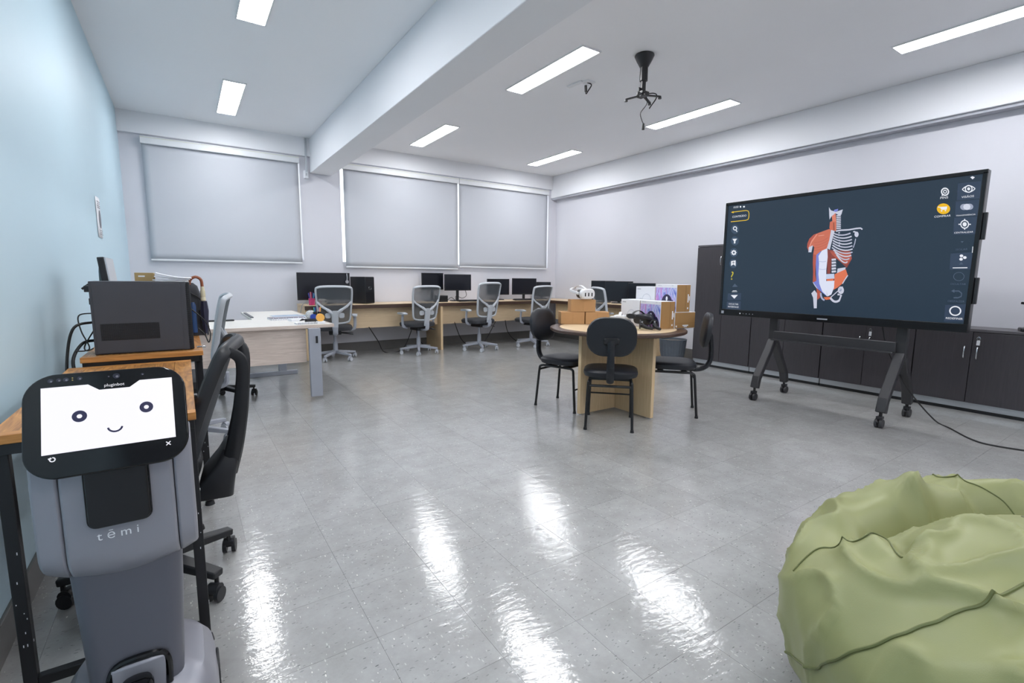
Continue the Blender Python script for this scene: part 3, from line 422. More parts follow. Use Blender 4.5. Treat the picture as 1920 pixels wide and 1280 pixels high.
ICONS=[(6,[(-0.8671,0.5481),(-0.8675,0.5446),(-0.8693,0.5418),(-0.872,0.5401),(-0.8755,0.5397),(-0.879,0.5408),(-0.882,0.5432),(-0.8842,0.5464),(-0.8852,0.5501),(-0.8848,0.5536),(-0.883,0.5564),(-0.8802,0.5581),(-0.8768,0.5584),(-0.8733,0.5573),(-0.8703,0.555),(-0.8681,0.5517)]),(6,[(-0.8475,0.553),(-0.8286,0.553),(-0.8275,0.5375),(-0.8463,0.5375)]),(5,[(-0.9652,0.4989),(-0.9024,0.4997),(-0.8114,0.5004),(-0.7895,0.493),(-0.7803,0.4719),(-0.7797,0.4339),(-0.7838,0.4137),(-0.805,0.4066),(-0.9767,0.4064),(-0.9754,0.3989),(-0.8034,0.3993),(-0.7776,0.4084),(-0.772,0.4322),(-0.7728,0.4718),(-0.7846,0.4977),(-0.8122,0.5077),(-0.9039,0.5071),(-0.9667,0.5063)]),(5,[(-0.981,0.5021),(-0.954,0.5129),(-0.95,0.4895)]),(1,[(-0.8757,0.3157),(-0.8778,0.2975),(-0.8866,0.2826),(-0.9006,0.2731),(-0.9179,0.2706),(-0.9359,0.2755),(-0.9518,0.2871),(-0.963,0.3037),(-0.9679,0.3227),(-0.9657,0.3412),(-0.9568,0.3562),(-0.9425,0.3655),(-0.9251,0.3678),(-0.9072,0.3626),(-0.8916,0.3509),(-0.8806,0.3345)]),(1,[(-0.869,0.194),(-0.8711,0.1757),(-0.8798,0.1604),(-0.8939,0.1506),(-0.9112,0.1478),(-0.9292,0.1524),(-0.9451,0.1638),(-0.9564,0.1802),(-0.9613,0.1992),(-0.9591,0.2178),(-0.9501,0.2331),(-0.9358,0.2427),(-0.9184,0.2453),(-0.9005,0.2405),(-0.8849,0.2291),(-0.8738,0.2127)]),(1,[(-0.8713,0.0711),(-0.8734,0.0526),(-0.8822,0.0371),(-0.8963,0.0269),(-0.9137,0.0237),(-0.9317,0.028),(-0.9477,0.0391),(-0.959,0.0555),(-0.9639,0.0745),(-0.9617,0.0933),(-0.9527,0.1088),(-0.9384,0.1188),(-0.9209,0.1218),(-0.9029,0.1173),(-0.8872,0.106),(-0.8761,0.0898)]),(1,[(-0.8696,-0.0454),(-0.8717,-0.064),(-0.8805,-0.0798),(-0.8946,-0.0902),(-0.9121,-0.0938),(-0.9302,-0.0898),(-0.9461,-0.0789),(-0.9575,-0.0627),(-0.9624,-0.0436),(-0.9602,-0.0247),(-0.9512,-0.0089),(-0.9368,0.0014),(-0.9192,0.0047),(-0.9013,0.0005),(-0.8855,-0.0105),(-0.8744,-0.0266)]),(6,[(-0.9084,0.3276),(-0.8981,0.3269),(-0.8988,0.3201),(-0.9088,0.3238)]),(6,[(-0.9088,0.3238),(-0.8988,0.3201),(-0.9017,0.3142),(-0.9105,0.3204)]),(6,[(-0.9105,0.3204),(-0.9017,0.3142),(-0.9067,0.3097),(-0.9133,0.3178)]),(6,[(-0.9133,0.3178),(-0.9067,0.3097),(-0.9132,0.3071),(-0.9171,0.3163)]),(6,[(-0.9171,0.3163),(-0.9132,0.3071),(-0.9206,0.3065),(-0.9213,0.316)]),(6,[(-0.9213,0.316),(-0.9206,0.3065),(-0.9281,0.3082),(-0.9256,0.317)]),(6,[(-0.9256,0.317),(-0.9281,0.3082),(-0.9351,0.3118),(-0.9296,0.3191)]),(6,[(-0.9296,0.3191),(-0.9351,0.3118),(-0.9409,0.3171),(-0.9329,0.3221)]),(6,[(-0.9329,0.3221),(-0.9409,0.3171),(-0.9448,0.3236),(-0.9351,0.3258)]),(6,[(-0.9351,0.3258),(-0.9448,0.3236),(-0.9465,0.3306),(-0.9361,0.3298)]),(6,[(-0.9361,0.3298),(-0.9465,0.3306),(-0.9458,0.3374),(-0.9357,0.3336)]),(6,[(-0.9357,0.3336),(-0.9458,0.3374),(-0.9428,0.3433),(-0.934,0.337)]),(6,[(-0.934,0.337),(-0.9428,0.3433),(-0.9378,0.3478),(-0.9311,0.3396)]),(6,[(-0.9311,0.3396),(-0.9378,0.3478),(-0.9312,0.3504),(-0.9274,0.3411)]),(6,[(-0.9274,0.3411),(-0.9312,0.3504),(-0.9238,0.3509),(-0.9231,0.3414)]),(6,[(-0.9231,0.3414),(-0.9238,0.3509),(-0.9163,0.3492),(-0.9188,0.3404)]),(6,[(-0.9188,0.3404),(-0.9163,0.3492),(-0.9093,0.3455),(-0.9148,0.3383)]),(6,[(-0.9148,0.3383),(-0.9093,0.3455),(-0.9036,0.3402),(-0.9116,0.3353)]),(6,[(-0.9116,0.3353),(-0.9036,0.3402),(-0.8998,0.3338),(-0.9094,0.3316)]),(6,[(-0.9094,0.3316),(-0.8998,0.3338),(-0.8981,0.3269),(-0.9084,0.3276)]),(6,[(-0.916,0.3099),(-0.8995,0.2877),(-0.8913,0.2923),(-0.9077,0.3144)]),(6,[(-0.9442,0.2195),(-0.889,0.2183),(-0.9078,0.1941),(-0.9072,0.1708),(-0.9244,0.1696),(-0.9238,0.1929)]),(6,[(-0.9057,0.0723),(-0.8919,0.0718),(-0.8944,0.0603),(-0.9069,0.0671)]),(6,[(-0.9069,0.0671),(-0.8944,0.0603),(-0.9031,0.052),(-0.9108,0.0633)]),(6,[(-0.9108,0.0633),(-0.9031,0.052),(-0.9156,0.0493),(-0.9165,0.0621)]),(6,[(-0.9165,0.0621),(-0.9156,0.0493),(-0.9286,0.0529),(-0.9224,0.0638)]),(6,[(-0.9224,0.0638),(-0.9286,0.0529),(-0.9386,0.0618),(-0.9269,0.0678)]),(6,[(-0.9269,0.0678),(-0.9386,0.0618),(-0.9429,0.0737),(-0.9289,0.0732)]),(6,[(-0.9289,0.0732),(-0.9429,0.0737),(-0.9403,0.0854),(-0.9277,0.0785)]),(6,[(-0.9277,0.0785),(-0.9403,0.0854),(-0.9315,0.0936),(-0.9238,0.0822)]),(6,[(-0.9238,0.0822),(-0.9315,0.0936),(-0.919,0.0962),(-0.9181,0.0834)]),(6,[(-0.9181,0.0834),(-0.919,0.0962),(-0.9061,0.0926),(-0.9122,0.0818)]),(6,[(-0.9122,0.0818),(-0.9061,0.0926),(-0.8962,0.0836),(-0.9077,0.0777)]),(6,[(-0.9077,0.0777),(-0.8962,0.0836),(-0.8919,0.0718),(-0.9057,0.0723)]),(6,[(-0.8939,0.0671),(-0.8858,0.0669),(-0.8865,0.0764),(-0.8946,0.0767)]),(6,[(-0.9033,0.0539),(-0.8972,0.0484),(-0.8904,0.0549),(-0.8964,0.0604)]),(6,[(-0.9209,0.0516),(-0.9204,0.0442),(-0.91,0.0438),(-0.9105,0.0513)]),(6,[(-0.9366,0.0618),(-0.9419,0.0567),(-0.934,0.0496),(-0.9286,0.0547)]),(6,[(-0.9409,0.0784),(-0.949,0.0788),(-0.9483,0.0691),(-0.9402,0.0688)]),(6,[(-0.9313,0.0917),(-0.9375,0.0973),(-0.9444,0.0908),(-0.9383,0.0852)]),(6,[(-0.9136,0.0939),(-0.9142,0.1013),(-0.9246,0.1018),(-0.9241,0.0943)]),(6,[(-0.8981,0.0837),(-0.8928,0.0887),(-0.9006,0.0958),(-0.906,0.0907)]),(6,[(-0.9421,-0.0172),(-0.8905,-0.0099),(-0.886,-0.0717),(-0.9128,-0.052),(-0.9395,-0.0687)]),(0,[(-0.9298,-0.0373),(-0.8999,-0.0347),(-0.9009,-0.0293),(-0.9308,-0.0319)]),(0,[(-0.9192,-0.02),(-0.916,-0.0478),(-0.9102,-0.0477),(-0.9134,-0.0199)]),(2,[(-0.9114,-0.295),(-0.8815,-0.2589),(-0.8446,-0.2915)]),(6,[(-0.9015,-0.3337),(-0.8554,-0.3314),(-0.8551,-0.3357),(-0.9012,-0.338)]),(6,[(-0.9101,-0.3448),(-0.8477,-0.3419),(-0.8474,-0.3462),(-0.9098,-0.3491)]),(0,[(-0.9557,-0.3657),(-0.8,-0.3566),(-0.7977,-0.4334),(-0.9548,-0.4445)]),(6,[(-0.9189,-0.3841),(-0.8381,-0.3792),(-0.8753,-0.4215)]),(0,[(-0.9611,-0.4557),(-0.7991,-0.4441),(-0.7972,-0.532),(-0.9592,-0.5481)]),(6,[(0.9447,0.5601),(0.9564,0.5657),(0.9711,0.5559),(0.9594,0.5428)]),(0,[(0.8773,0.5252),(1.0072,0.5224),(1.0154,0.3969),(0.8853,0.3979)]),(0,[(0.8784,0.3911),(1.0104,0.3901),(1.0178,0.2732),(0.8851,0.2765)]),(0,[(0.881,0.2711),(1.0113,0.2663),(1.0184,0.1372),(0.8875,0.1422)]),(0,[(0.8862,-0.0011),(1.0128,0.004),(1.0181,-0.1231),(0.8919,-0.124)]),(0,[(0.8921,-0.3988),(1.019,-0.3864),(1.0259,-0.5164),(0.8968,-0.5286)]),(6,[(0.8241,0.4714),(0.8319,0.4703),(0.8316,0.4608),(0.8239,0.4648)]),(6,[(0.8239,0.4648),(0.8316,0.4608),(0.8289,0.4525),(0.822,0.4591)]),(6,[(0.822,0.4591),(0.8289,0.4525),(0.8241,0.4463),(0.8187,0.4548)]),(6,[(0.8187,0.4548),(0.8241,0.4463),(0.8175,0.4427),(0.8142,0.4524)]),(6,[(0.8142,0.4524),(0.8175,0.4427),(0.8099,0.4422),(0.809,0.452)]),(6,[(0.809,0.452),(0.8099,0.4422),(0.802,0.4447),(0.8035,0.4538)]),(6,[(0.8035,0.4538),(0.802,0.4447),(0.7945,0.4501),(0.7984,0.4575)]),(6,[(0.7984,0.4575),(0.7945,0.4501),(0.7882,0.4579),(0.7941,0.4628)]),(6,[(0.7941,0.4628),(0.7882,0.4579),(0.7838,0.4672),(0.791,0.4692)]),(6,[(0.791,0.4692),(0.7838,0.4672),(0.7816,0.4771),(0.7895,0.4761)]),(6,[(0.7895,0.4761),(0.7816,0.4771),(0.7819,0.4868),(0.7897,0.4827)]),(6,[(0.7897,0.4827),(0.7819,0.4868),(0.7846,0.4951),(0.7916,0.4884)]),(6,[(0.7916,0.4884),(0.7846,0.4951),(0.7896,0.5013),(0.795,0.4926)]),(6,[(0.795,0.4926),(0.7896,0.5013),(0.7962,0.5048),(0.7995,0.495)]),(6,[(0.7995,0.495),(0.7962,0.5048),(0.8038,0.5052),(0.8048,0.4954)]),(6,[(0.8048,0.4954),(0.8038,0.5052),(0.8117,0.5025),(0.8102,0.4935)]),(6,[(0.8102,0.4935),(0.8117,0.5025),(0.8191,0.4971),(0.8153,0.4898)]),(6,[(0.8153,0.4898),(0.8191,0.4971),(0.8253,0.4894),(0.8196,0.4845)]),(6,[(0.8196,0.4845),(0.8253,0.4894),(0.8297,0.4801),(0.8226,0.4781)]),(6,[(0.8226,0.4781),(0.8297,0.4801),(0.8319,0.4703),(0.8241,0.4714)]),(6,[(0.8131,0.4728),(0.8186,0.4721),(0.8185,0.4676),(0.8131,0.4705)]),(6,[(0.8131,0.4705),(0.8185,0.4676),(0.8172,0.4637),(0.8124,0.4684)]),(6,[(0.8124,0.4684),(0.8172,0.4637),(0.8149,0.4608),(0.8112,0.4668)]),(6,[(0.8112,0.4668),(0.8149,0.4608),(0.8119,0.4592),(0.8095,0.4659)]),(6,[(0.8095,0.4659),(0.8119,0.4592),(0.8083,0.4589),(0.8076,0.4658)]),(6,[(0.8076,0.4658),(0.8083,0.4589),(0.8046,0.4601),(0.8056,0.4665)]),(6,[(0.8056,0.4665),(0.8046,0.4601),(0.8011,0.4627),(0.8038,0.4678)]),(6,[(0.8038,0.4678),(0.8011,0.4627),(0.7982,0.4663),(0.8022,0.4698)]),(6,[(0.8022,0.4698),(0.7982,0.4663),(0.7961,0.4707),(0.8011,0.4721)]),(6,[(0.8011,0.4721),(0.7961,0.4707),(0.7951,0.4753),(0.8006,0.4746)]),(6,[(0.8006,0.4746),(0.7951,0.4753),(0.7952,0.4798),(0.8006,0.477)]),(6,[(0.8006,0.477),(0.7952,0.4798),(0.7965,0.4837),(0.8013,0.479)]),(6,[(0.8013,0.479),(0.7965,0.4837),(0.7988,0.4866),(0.8026,0.4806)]),(6,[(0.8026,0.4806),(0.7988,0.4866),(0.8019,0.4883),(0.8042,0.4815)]),(6,[(0.8042,0.4815),(0.8019,0.4883),(0.8054,0.4885),(0.8061,0.4816)]),(6,[(0.8061,0.4816),(0.8054,0.4885),(0.8091,0.4872),(0.8081,0.4809)]),(6,[(0.8081,0.4809),(0.8091,0.4872),(0.8126,0.4847),(0.8099,0.4796)]),(6,[(0.8099,0.4796),(0.8126,0.4847),(0.8155,0.4811),(0.8115,0.4776)]),(6,[(0.8115,0.4776),(0.8155,0.4811),(0.8176,0.4767),(0.8126,0.4753)]),(6,[(0.8126,0.4753),(0.8176,0.4767),(0.8186,0.4721),(0.8131,0.4728)]),(6,[(0.7889,0.4586),(0.8052,0.4506),(0.7904,0.4428)]),(7,[(0.8507,0.3401),(0.8491,0.3247),(0.8417,0.3122),(0.8294,0.3046),(0.8141,0.303),(0.798,0.3077),(0.7837,0.3181),(0.7734,0.3327),(0.7687,0.3491),(0.7703,0.3647),(0.778,0.3773),(0.7906,0.3848),(0.806,0.3861),(0.822,0.3811),(0.836,0.3706),(0.8461,0.3562)]),(6,[(0.7857,0.361),(0.8311,0.3598),(0.8302,0.3365),(0.7974,0.3381)]),(6,[(0.8045,0.3295),(0.8043,0.3276),(0.8034,0.3261),(0.802,0.3252),(0.8002,0.325),(0.7983,0.3256),(0.7967,0.3268),(0.7955,0.3285),(0.795,0.3305),(0.7951,0.3323),(0.796,0.3338),(0.7975,0.3347),(0.7992,0.3349),(0.8011,0.3344),(0.8027,0.3331),(0.8039,0.3314)]),(6,[(0.8279,0.3289),(0.8277,0.3271),(0.8268,0.3256),(0.8254,0.3247),(0.8236,0.3245),(0.8218,0.3251),(0.8202,0.3263),(0.819,0.328),(0.8185,0.3299),(0.8186,0.3318),(0.8195,0.3333),(0.8209,0.3342),(0.8227,0.3344),(0.8245,0.3338),(0.8262,0.3326),(0.8273,0.3309)]),(6,[(0.7745,0.3593),(0.7875,0.3559),(0.7875,0.3617),(0.7746,0.3652)]),(6,[(0.9605,0.4734),(0.9664,0.4726),(0.9662,0.4639),(0.9604,0.467)]),(6,[(0.9604,0.467),(0.9662,0.4639),(0.9638,0.4564),(0.9586,0.4615)]),(6,[(0.9586,0.4615),(0.9638,0.4564),(0.9596,0.4507),(0.9555,0.4574)]),(6,[(0.9555,0.4574),(0.9596,0.4507),(0.9538,0.4475),(0.9513,0.455)]),(6,[(0.9513,0.455),(0.9538,0.4475),(0.9471,0.447),(0.9464,0.4547)]),(6,[(0.9464,0.4547),(0.9471,0.447),(0.9401,0.4494),(0.9412,0.4564)]),(6,[(0.9412,0.4564),(0.9401,0.4494),(0.9335,0.4543),(0.9364,0.46)]),(6,[(0.9364,0.46),(0.9335,0.4543),(0.9279,0.4613),(0.9323,0.4652)]),(6,[(0.9323,0.4652),(0.9279,0.4613),(0.924,0.4698),(0.9294,0.4714)]),(6,[(0.9294,0.4714),(0.924,0.4698),(0.922,0.4788),(0.928,0.478)]),(6,[(0.928,0.478),(0.922,0.4788),(0.9222,0.4876),(0.9281,0.4844)]),(6,[(0.9281,0.4844),(0.9222,0.4876),(0.9246,0.4951),(0.9299,0.4899)]),(6,[(0.9299,0.4899),(0.9246,0.4951),(0.9289,0.5008),(0.933,0.4941)]),(6,[(0.933,0.4941),(0.9289,0.5008),(0.9347,0.5039),(0.9373,0.4964)]),(6,[(0.9373,0.4964),(0.9347,0.5039),(0.9415,0.5043),(0.9422,0.4967)]),(6,[(0.9422,0.4967),(0.9415,0.5043),(0.9485,0.5019),(0.9473,0.4949)]),(6,[(0.9473,0.4949),(0.9485,0.5019),(0.955,0.497),(0.9522,0.4913)]),(6,[(0.9522,0.4913),(0.955,0.497),(0.9605,0.4899),(0.9562,0.4861)]),(6,[(0.9562,0.4861),(0.9605,0.4899),(0.9644,0.4815),(0.9591,0.48)]),(6,[(0.9591,0.48),(0.9644,0.4815),(0.9664,0.4726),(0.9605,0.4734)]),(6,[(0.9532,0.4744),(0.9529,0.4702),(0.9514,0.4667),(0.9487,0.4646),(0.9454,0.4642),(0.9419,0.4656),(0.9388,0.4685),(0.9365,0.4725),(0.9354,0.4769),(0.9356,0.4812),(0.9372,0.4847),(0.9399,0.4868),(0.9432,0.4871),(0.9466,0.4858),(0.9498,0.4829),(0.952,0.4789)]),(6,[(0.9094,0.4744),(0.9176,0.4844),(0.9257,0.4911),(0.934,0.4949),(0.9425,0.4957),(0.9511,0.4937),(0.9601,0.4889),(0.9695,0.4811),(0.9794,0.4701),(0.9822,0.4747),(0.9719,0.4861),(0.9616,0.4946),(0.9515,0.5001),(0.9415,0.5024),(0.9318,0.5015),(0.9226,0.4973),(0.9137,0.49),(0.9053,0.4798)]),(6,[(0.906,0.4747),(0.9165,0.4636),(0.927,0.4553),(0.9372,0.4501),(0.9472,0.448),(0.9568,0.449),(0.9659,0.453),(0.9746,0.46),(0.9828,0.4697),(0.9788,0.4751),(0.9709,0.4656),(0.9629,0.4592),(0.9546,0.4555),(0.9462,0.4547),(0.9375,0.4566),(0.9284,0.4612),(0.9189,0.4688),(0.9088,0.4795)]),(3,[(0.9531,0.3423),(0.9523,0.3336),(0.9482,0.3267),(0.9414,0.3225),(0.933,0.3216),(0.9243,0.3243),(0.9164,0.3301),(0.9108,0.3382),(0.9082,0.3473),(0.9091,0.356),(0.9132,0.363),(0.9201,0.3671),(0.9285,0.3679),(0.9372,0.3651),(0.945,0.3593),(0.9505,0.3513)]),(3,[(0.9838,0.3407),(0.983,0.3322),(0.9789,0.3253),(0.9723,0.3211),(0.964,0.3202),(0.9554,0.3229),(0.9477,0.3287),(0.9421,0.3367),(0.9395,0.3457),(0.9403,0.3543),(0.9444,0.3613),(0.9512,0.3654),(0.9595,0.3662),(0.9681,0.3634),(0.9757,0.3576),(0.9812,0.3497)]),(4,[(0.9677,0.3416),(0.967,0.333),(0.9633,0.326),(0.9571,0.3217),(0.9493,0.3208),(0.9412,0.3235),(0.9339,0.3292),(0.9286,0.3372),(0.9262,0.3462),(0.9269,0.3549),(0.9307,0.3619),(0.937,0.3661),(0.9448,0.3669),(0.9529,0.3643),(0.9601,0.3585),(0.9653,0.3505)]),(6,[(0.9665,0.2135),(0.9724,0.213),(0.9722,0.203),(0.9663,0.2058)]),(6,[(0.9663,0.2058),(0.9722,0.203),(0.9695,0.1941),(0.9643,0.199)]),(6,[(0.9643,0.199),(0.9695,0.1941),(0.9647,0.1873),(0.9606,0.1938)]),(6,[(0.9606,0.1938),(0.9647,0.1873),(0.9581,0.1832),(0.9555,0.1907)]),(6,[(0.9555,0.1907),(0.9581,0.1832),(0.9504,0.1822),(0.9497,0.1899)]),(6,[(0.9497,0.1899),(0.9504,0.1822),(0.9424,0.1844),(0.9436,0.1916)]),(6,[(0.9436,0.1916),(0.9424,0.1844),(0.9349,0.1896),(0.9378,0.1956)]),(6,[(0.9378,0.1956),(0.9349,0.1896),(0.9285,0.1974),(0.9329,0.2016)]),(6,[(0.9329,0.2016),(0.9285,0.1974),(0.924,0.2069),(0.9295,0.2088)]),(6,[(0.9295,0.2088),(0.924,0.2069),(0.9217,0.2172),(0.9277,0.2167)]),(6,[(0.9277,0.2167),(0.9217,0.2172),(0.922,0.2273),(0.9279,0.2244)]),(6,[(0.9279,0.2244),(0.922,0.2273),(0.9247,0.2362),(0.93,0.2312)]),(6,[(0.93,0.2312),(0.9247,0.2362),(0.9296,0.243),(0.9338,0.2364)]),(6,[(0.9338,0.2364),(0.9296,0.243),(0.9363,0.247),(0.9389,0.2395)]),(6,[(0.9389,0.2395),(0.9363,0.247),(0.944,0.2479),(0.9447,0.2402)]),(6,[(0.9447,0.2402),(0.944,0.2479),(0.952,0.2456),(0.9508,0.2384)]),(6,[(0.9508,0.2384),(0.952,0.2456),(0.9594,0.2403),(0.9566,0.2344)]),(6,[(0.9566,0.2344),(0.9594,0.2403),(0.9657,0.2326),(0.9614,0.2285)]),(6,[(0.9614,0.2285),(0.9657,0.2326),(0.9702,0.2232),(0.9648,0.2213)]),(6,[(0.9648,0.2213),(0.9702,0.2232),(0.9724,0.213),(0.9665,0.2135)]),(6,[(0.9591,0.2141),(0.9588,0.2079),(0.9568,0.2028),(0.9533,0.1995),(0.9488,0.1986),(0.9441,0.2003),(0.9399,0.2041),(0.9368,0.2097),(0.9352,0.2161),(0.9355,0.2223),(0.9376,0.2274),(0.9411,0.2306),(0.9456,0.2315),(0.9503,0.2299),(0.9545,0.226),(0.9576,0.2204)]),(6,[(0.9471,0.1863),(0.9482,0.1747),(0.9542,0.1742),(0.953,0.1858)]),(6,[(0.9473,0.2438),(0.9462,0.2554),(0.9402,0.2559),(0.9414,0.2443)]),(6,[(0.9698,0.2094),(0.9831,0.2083),(0.9823,0.2159),(0.9691,0.2171)]),(6,[(0.9243,0.2208),(0.9108,0.222),(0.9115,0.2142),(0.9251,0.2131)]),(2,[(0.9366,0.0886),(0.9544,0.0895),(0.9467,0.0764)]),(6,[(1.0082,0.0466),(1.0098,0.0005),(1.0135,-0),(1.0119,0.046)]),(6,[(1.02,0.0362),(1.0117,0.0254),(1.0207,0.0135),(1.0229,0.0168),(1.0154,0.0248),(1.0227,0.0324)]),(6,[(0.9623,-0.0212),(0.9619,-0.0253),(0.96,-0.0287),(0.9568,-0.0309),(0.9529,-0.0316),(0.9488,-0.0307),(0.9451,-0.0283),(0.9425,-0.0247),(0.9413,-0.0206),(0.9417,-0.0165),(0.9436,-0.0131),(0.9468,-0.0108),(0.9507,-0.0102),(0.9548,-0.0111),(0.9585,-0.0135),(0.9611,-0.0171)]),(6,[(0.9829,-0.0345),(0.9825,-0.0385),(0.9806,-0.0419),(0.9774,-0.0441),(0.9735,-0.0449),(0.9695,-0.0439),(0.9658,-0.0415),(0.9632,-0.038),(0.962,-0.0339),(0.9624,-0.0298),(0.9644,-0.0264),(0.9675,-0.0241),(0.9714,-0.0235),(0.9755,-0.0244),(0.9791,-0.0268),(0.9817,-0.0303)]),(6,[(0.9625,-0.0465),(0.9621,-0.0506),(0.9602,-0.054),(0.957,-0.0563),(0.9531,-0.057),(0.949,-0.0561),(0.9453,-0.0537),(0.9427,-0.0501),(0.9415,-0.046),(0.9419,-0.0419),(0.9439,-0.0384),(0.947,-0.0362),(0.951,-0.0355),(0.9551,-0.0364),(0.9587,-0.0388),(0.9613,-0.0424)]),(2,[(0.9433,-0.0871),(0.9547,-0.0658),(0.9701,-0.0856)]),(6,[(0.9089,-0.1083),(0.9945,-0.1074),(0.9951,-0.1142),(0.9095,-0.1142)]),(2,[(0.9806,-0.1774),(0.9843,-0.1774),(0.9841,-0.1861),(0.9804,-0.1851)]),(2,[(0.9804,-0.1851),(0.9841,-0.1861),(0.9817,-0.1943),(0.9783,-0.1923)]),(2,[(0.9783,-0.1923),(0.9817,-0.1943),(0.9773,-0.2013),(0.9744,-0.1985)]),(2,[(0.9744,-0.1985),(0.9773,-0.2013),(0.9712,-0.2067),(0.969,-0.2033)]),(2,[(0.969,-0.2033),(0.9712,-0.2067),(0.9637,-0.2102),(0.9624,-0.2064)]),(2,[(0.9624,-0.2064),(0.9637,-0.2102),(0.9555,-0.2114),(0.9551,-0.2075)]),(2,[(0.9551,-0.2075),(0.9555,-0.2114),(0.9469,-0.2103),(0.9475,-0.2065)]),(2,[(0.9475,-0.2065),(0.9469,-0.2103),(0.9387,-0.207),(0.9403,-0.2036)]),(2,[(0.9403,-0.2036),(0.9387,-0.207),(0.9314,-0.2017),(0.9338,-0.1988)]),(2,[(0.9338,-0.1988),(0.9314,-0.2017),(0.9255,-0.1947),(0.9286,-0.1926)]),(2,[(0.9286,-0.1926),(0.9255,-0.1947),(0.9214,-0.1864),(0.925,-0.1854)]),(2,[(0.925,-0.1854),(0.9214,-0.1864),(0.9195,-0.1776),(0.9233,-0.1776)]),(2,[(0.9233,-0.1776),(0.9195,-0.1776),(0.9197,-0.1688),(0.9235,-0.1698)]),(2,[(0.9235,-0.1698),(0.9197,-0.1688),(0.9222,-0.1606),(0.9257,-0.1626)]),(2,[(0.9257,-0.1626),(0.9222,-0.1606),(0.9267,-0.1536),(0.9297,-0.1564)]),(2,[(0.9297,-0.1564),(0.9267,-0.1536),(0.933,-0.1482),(0.9352,-0.1516)]),(2,[(0.9352,-0.1516),(0.933,-0.1482),(0.9405,-0.1448),(0.9419,-0.1486)]),(2,[(0.9419,-0.1486),(0.9405,-0.1448),(0.9488,-0.1437),(0.9492,-0.1476)]),(2,[(0.9492,-0.1476),(0.9488,-0.1437),(0.9573,-0.1449),(0.9567,-0.1487)]),(2,[(0.9567,-0.1487),(0.9573,-0.1449),(0.9654,-0.1483),(0.9639,-0.1517)]),(2,[(0.9639,-0.1517),(0.9654,-0.1483),(0.9726,-0.1537),(0.9702,-0.1564)]),(2,[(0.9702,-0.1564),(0.9726,-0.1537),(0.9784,-0.1606),(0.9754,-0.1626)]),(2,[(0.9754,-0.1626),(0.9784,-0.1606),(0.9824,-0.1687),(0.9789,-0.1698)]),(2,[(0.9789,-0.1698),(0.9824,-0.1687),(0.9843,-0.1774),(0.9806,-0.1774)]),(2,[(0.9269,-0.2934),(0.9625,-0.2922),(0.9783,-0.307),(0.9777,-0.326),(0.9609,-0.3351),(0.9372,-0.336),(0.9381,-0.3449),(0.9629,-0.3439),(0.9833,-0.3317),(0.9841,-0.3033),(0.9634,-0.2836),(0.926,-0.2844)]),(2,[(0.9173,-0.2892),(0.9358,-0.2747),(0.9385,-0.3025)]),(6,[(0.9839,-0.4398),(0.9921,-0.4393),(0.9921,-0.4479),(0.9838,-0.4464)]),(6,[(0.9838,-0.4464),(0.9921,-0.4479),(0.9903,-0.4561),(0.9824,-0.4527)]),(6,[(0.9824,-0.4527),(0.9903,-0.4561),(0.9868,-0.4636),(0.9798,-0.4584)]),(6,[(0.9798,-0.4584),(0.9868,-0.4636),(0.9818,-0.47),(0.9759,-0.4634)]),(6,[(0.9759,-0.4634),(0.9818,-0.47),(0.9755,-0.475),(0.9711,-0.4672)]),(6,[(0.9711,-0.4672),(0.9755,-0.475),(0.9683,-0.4784),(0.9656,-0.4698)]),(6,[(0.9656,-0.4698),(0.9683,-0.4784),(0.9604,-0.4799),(0.9596,-0.4709)]),(6,[(0.9596,-0.4709),(0.9604,-0.4799),(0.9524,-0.4795),(0.9534,-0.4706)]),(6,[(0.9534,-0.4706),(0.9524,-0.4795),(0.9445,-0.4772),(0.9474,-0.4688)]),(6,[(0.9474,-0.4688),(0.9445,-0.4772),(0.9372,-0.473),(0.9418,-0.4656)]),(6,[(0.9418,-0.4656),(0.9372,-0.473),(0.9309,-0.4673),(0.937,-0.4612)]),(6,[(0.937,-0.4612),(0.9309,-0.4673),(0.9259,-0.4603),(0.9332,-0.4558)]),(6,[(0.9332,-0.4558),(0.9259,-0.4603),(0.9224,-0.4523),(0.9305,-0.4497)]),(6,[(0.9305,-0.4497),(0.9224,-0.4523),(0.9207,-0.4437),(0.9292,-0.4432)]),(6,[(0.9292,-0.4432),(0.9207,-0.4437),(0.9208,-0.435),(0.9292,-0.4366)]),(6,[(0.9292,-0.4366),(0.9208,-0.435),(0.9226,-0.4267),(0.9307,-0.4302)]),(6,[(0.9307,-0.4302),(0.9226,-0.4267),(0.9262,-0.4192),(0.9334,-0.4244)]),(6,[(0.9334,-0.4244),(0.9262,-0.4192),(0.9314,-0.4127),(0.9373,-0.4195)]),(6,[(0.9373,-0.4195),(0.9314,-0.4127),(0.9378,-0.4078),(0.9422,-0.4157)]),(6,[(0.9422,-0.4157),(0.9378,-0.4078),(0.9451,-0.4045),(0.9478,-0.4132)]),(6,[(0.9478,-0.4132),(0.9451,-0.4045),(0.9529,-0.4031),(0.9538,-0.4121)]),(6,[(0.9538,-0.4121),(0.9529,-0.4031),(0.961,-0.4037),(0.96,-0.4125)]),(6,[(0.96,-0.4125),(0.961,-0.4037),(0.9688,-0.4061),(0.9659,-0.4144)]),(6,[(0.9659,-0.4144),(0.9688,-0.4061),(0.9759,-0.4103),(0.9714,-0.4176)]),(6,[(0.9714,-0.4176),(0.9759,-0.4103),(0.9821,-0.416),(0.9762,-0.422)]),(6,[(0.9762,-0.422),(0.9821,-0.416),(0.987,-0.423),(0.98,-0.4273)]),(6,[(0.98,-0.4273),(0.987,-0.423),(0.9904,-0.4309),(0.9826,-0.4334)]),(6,[(0.9826,-0.4334),(0.9904,-0.4309),(0.9921,-0.4393),(0.9839,-0.4398)])]
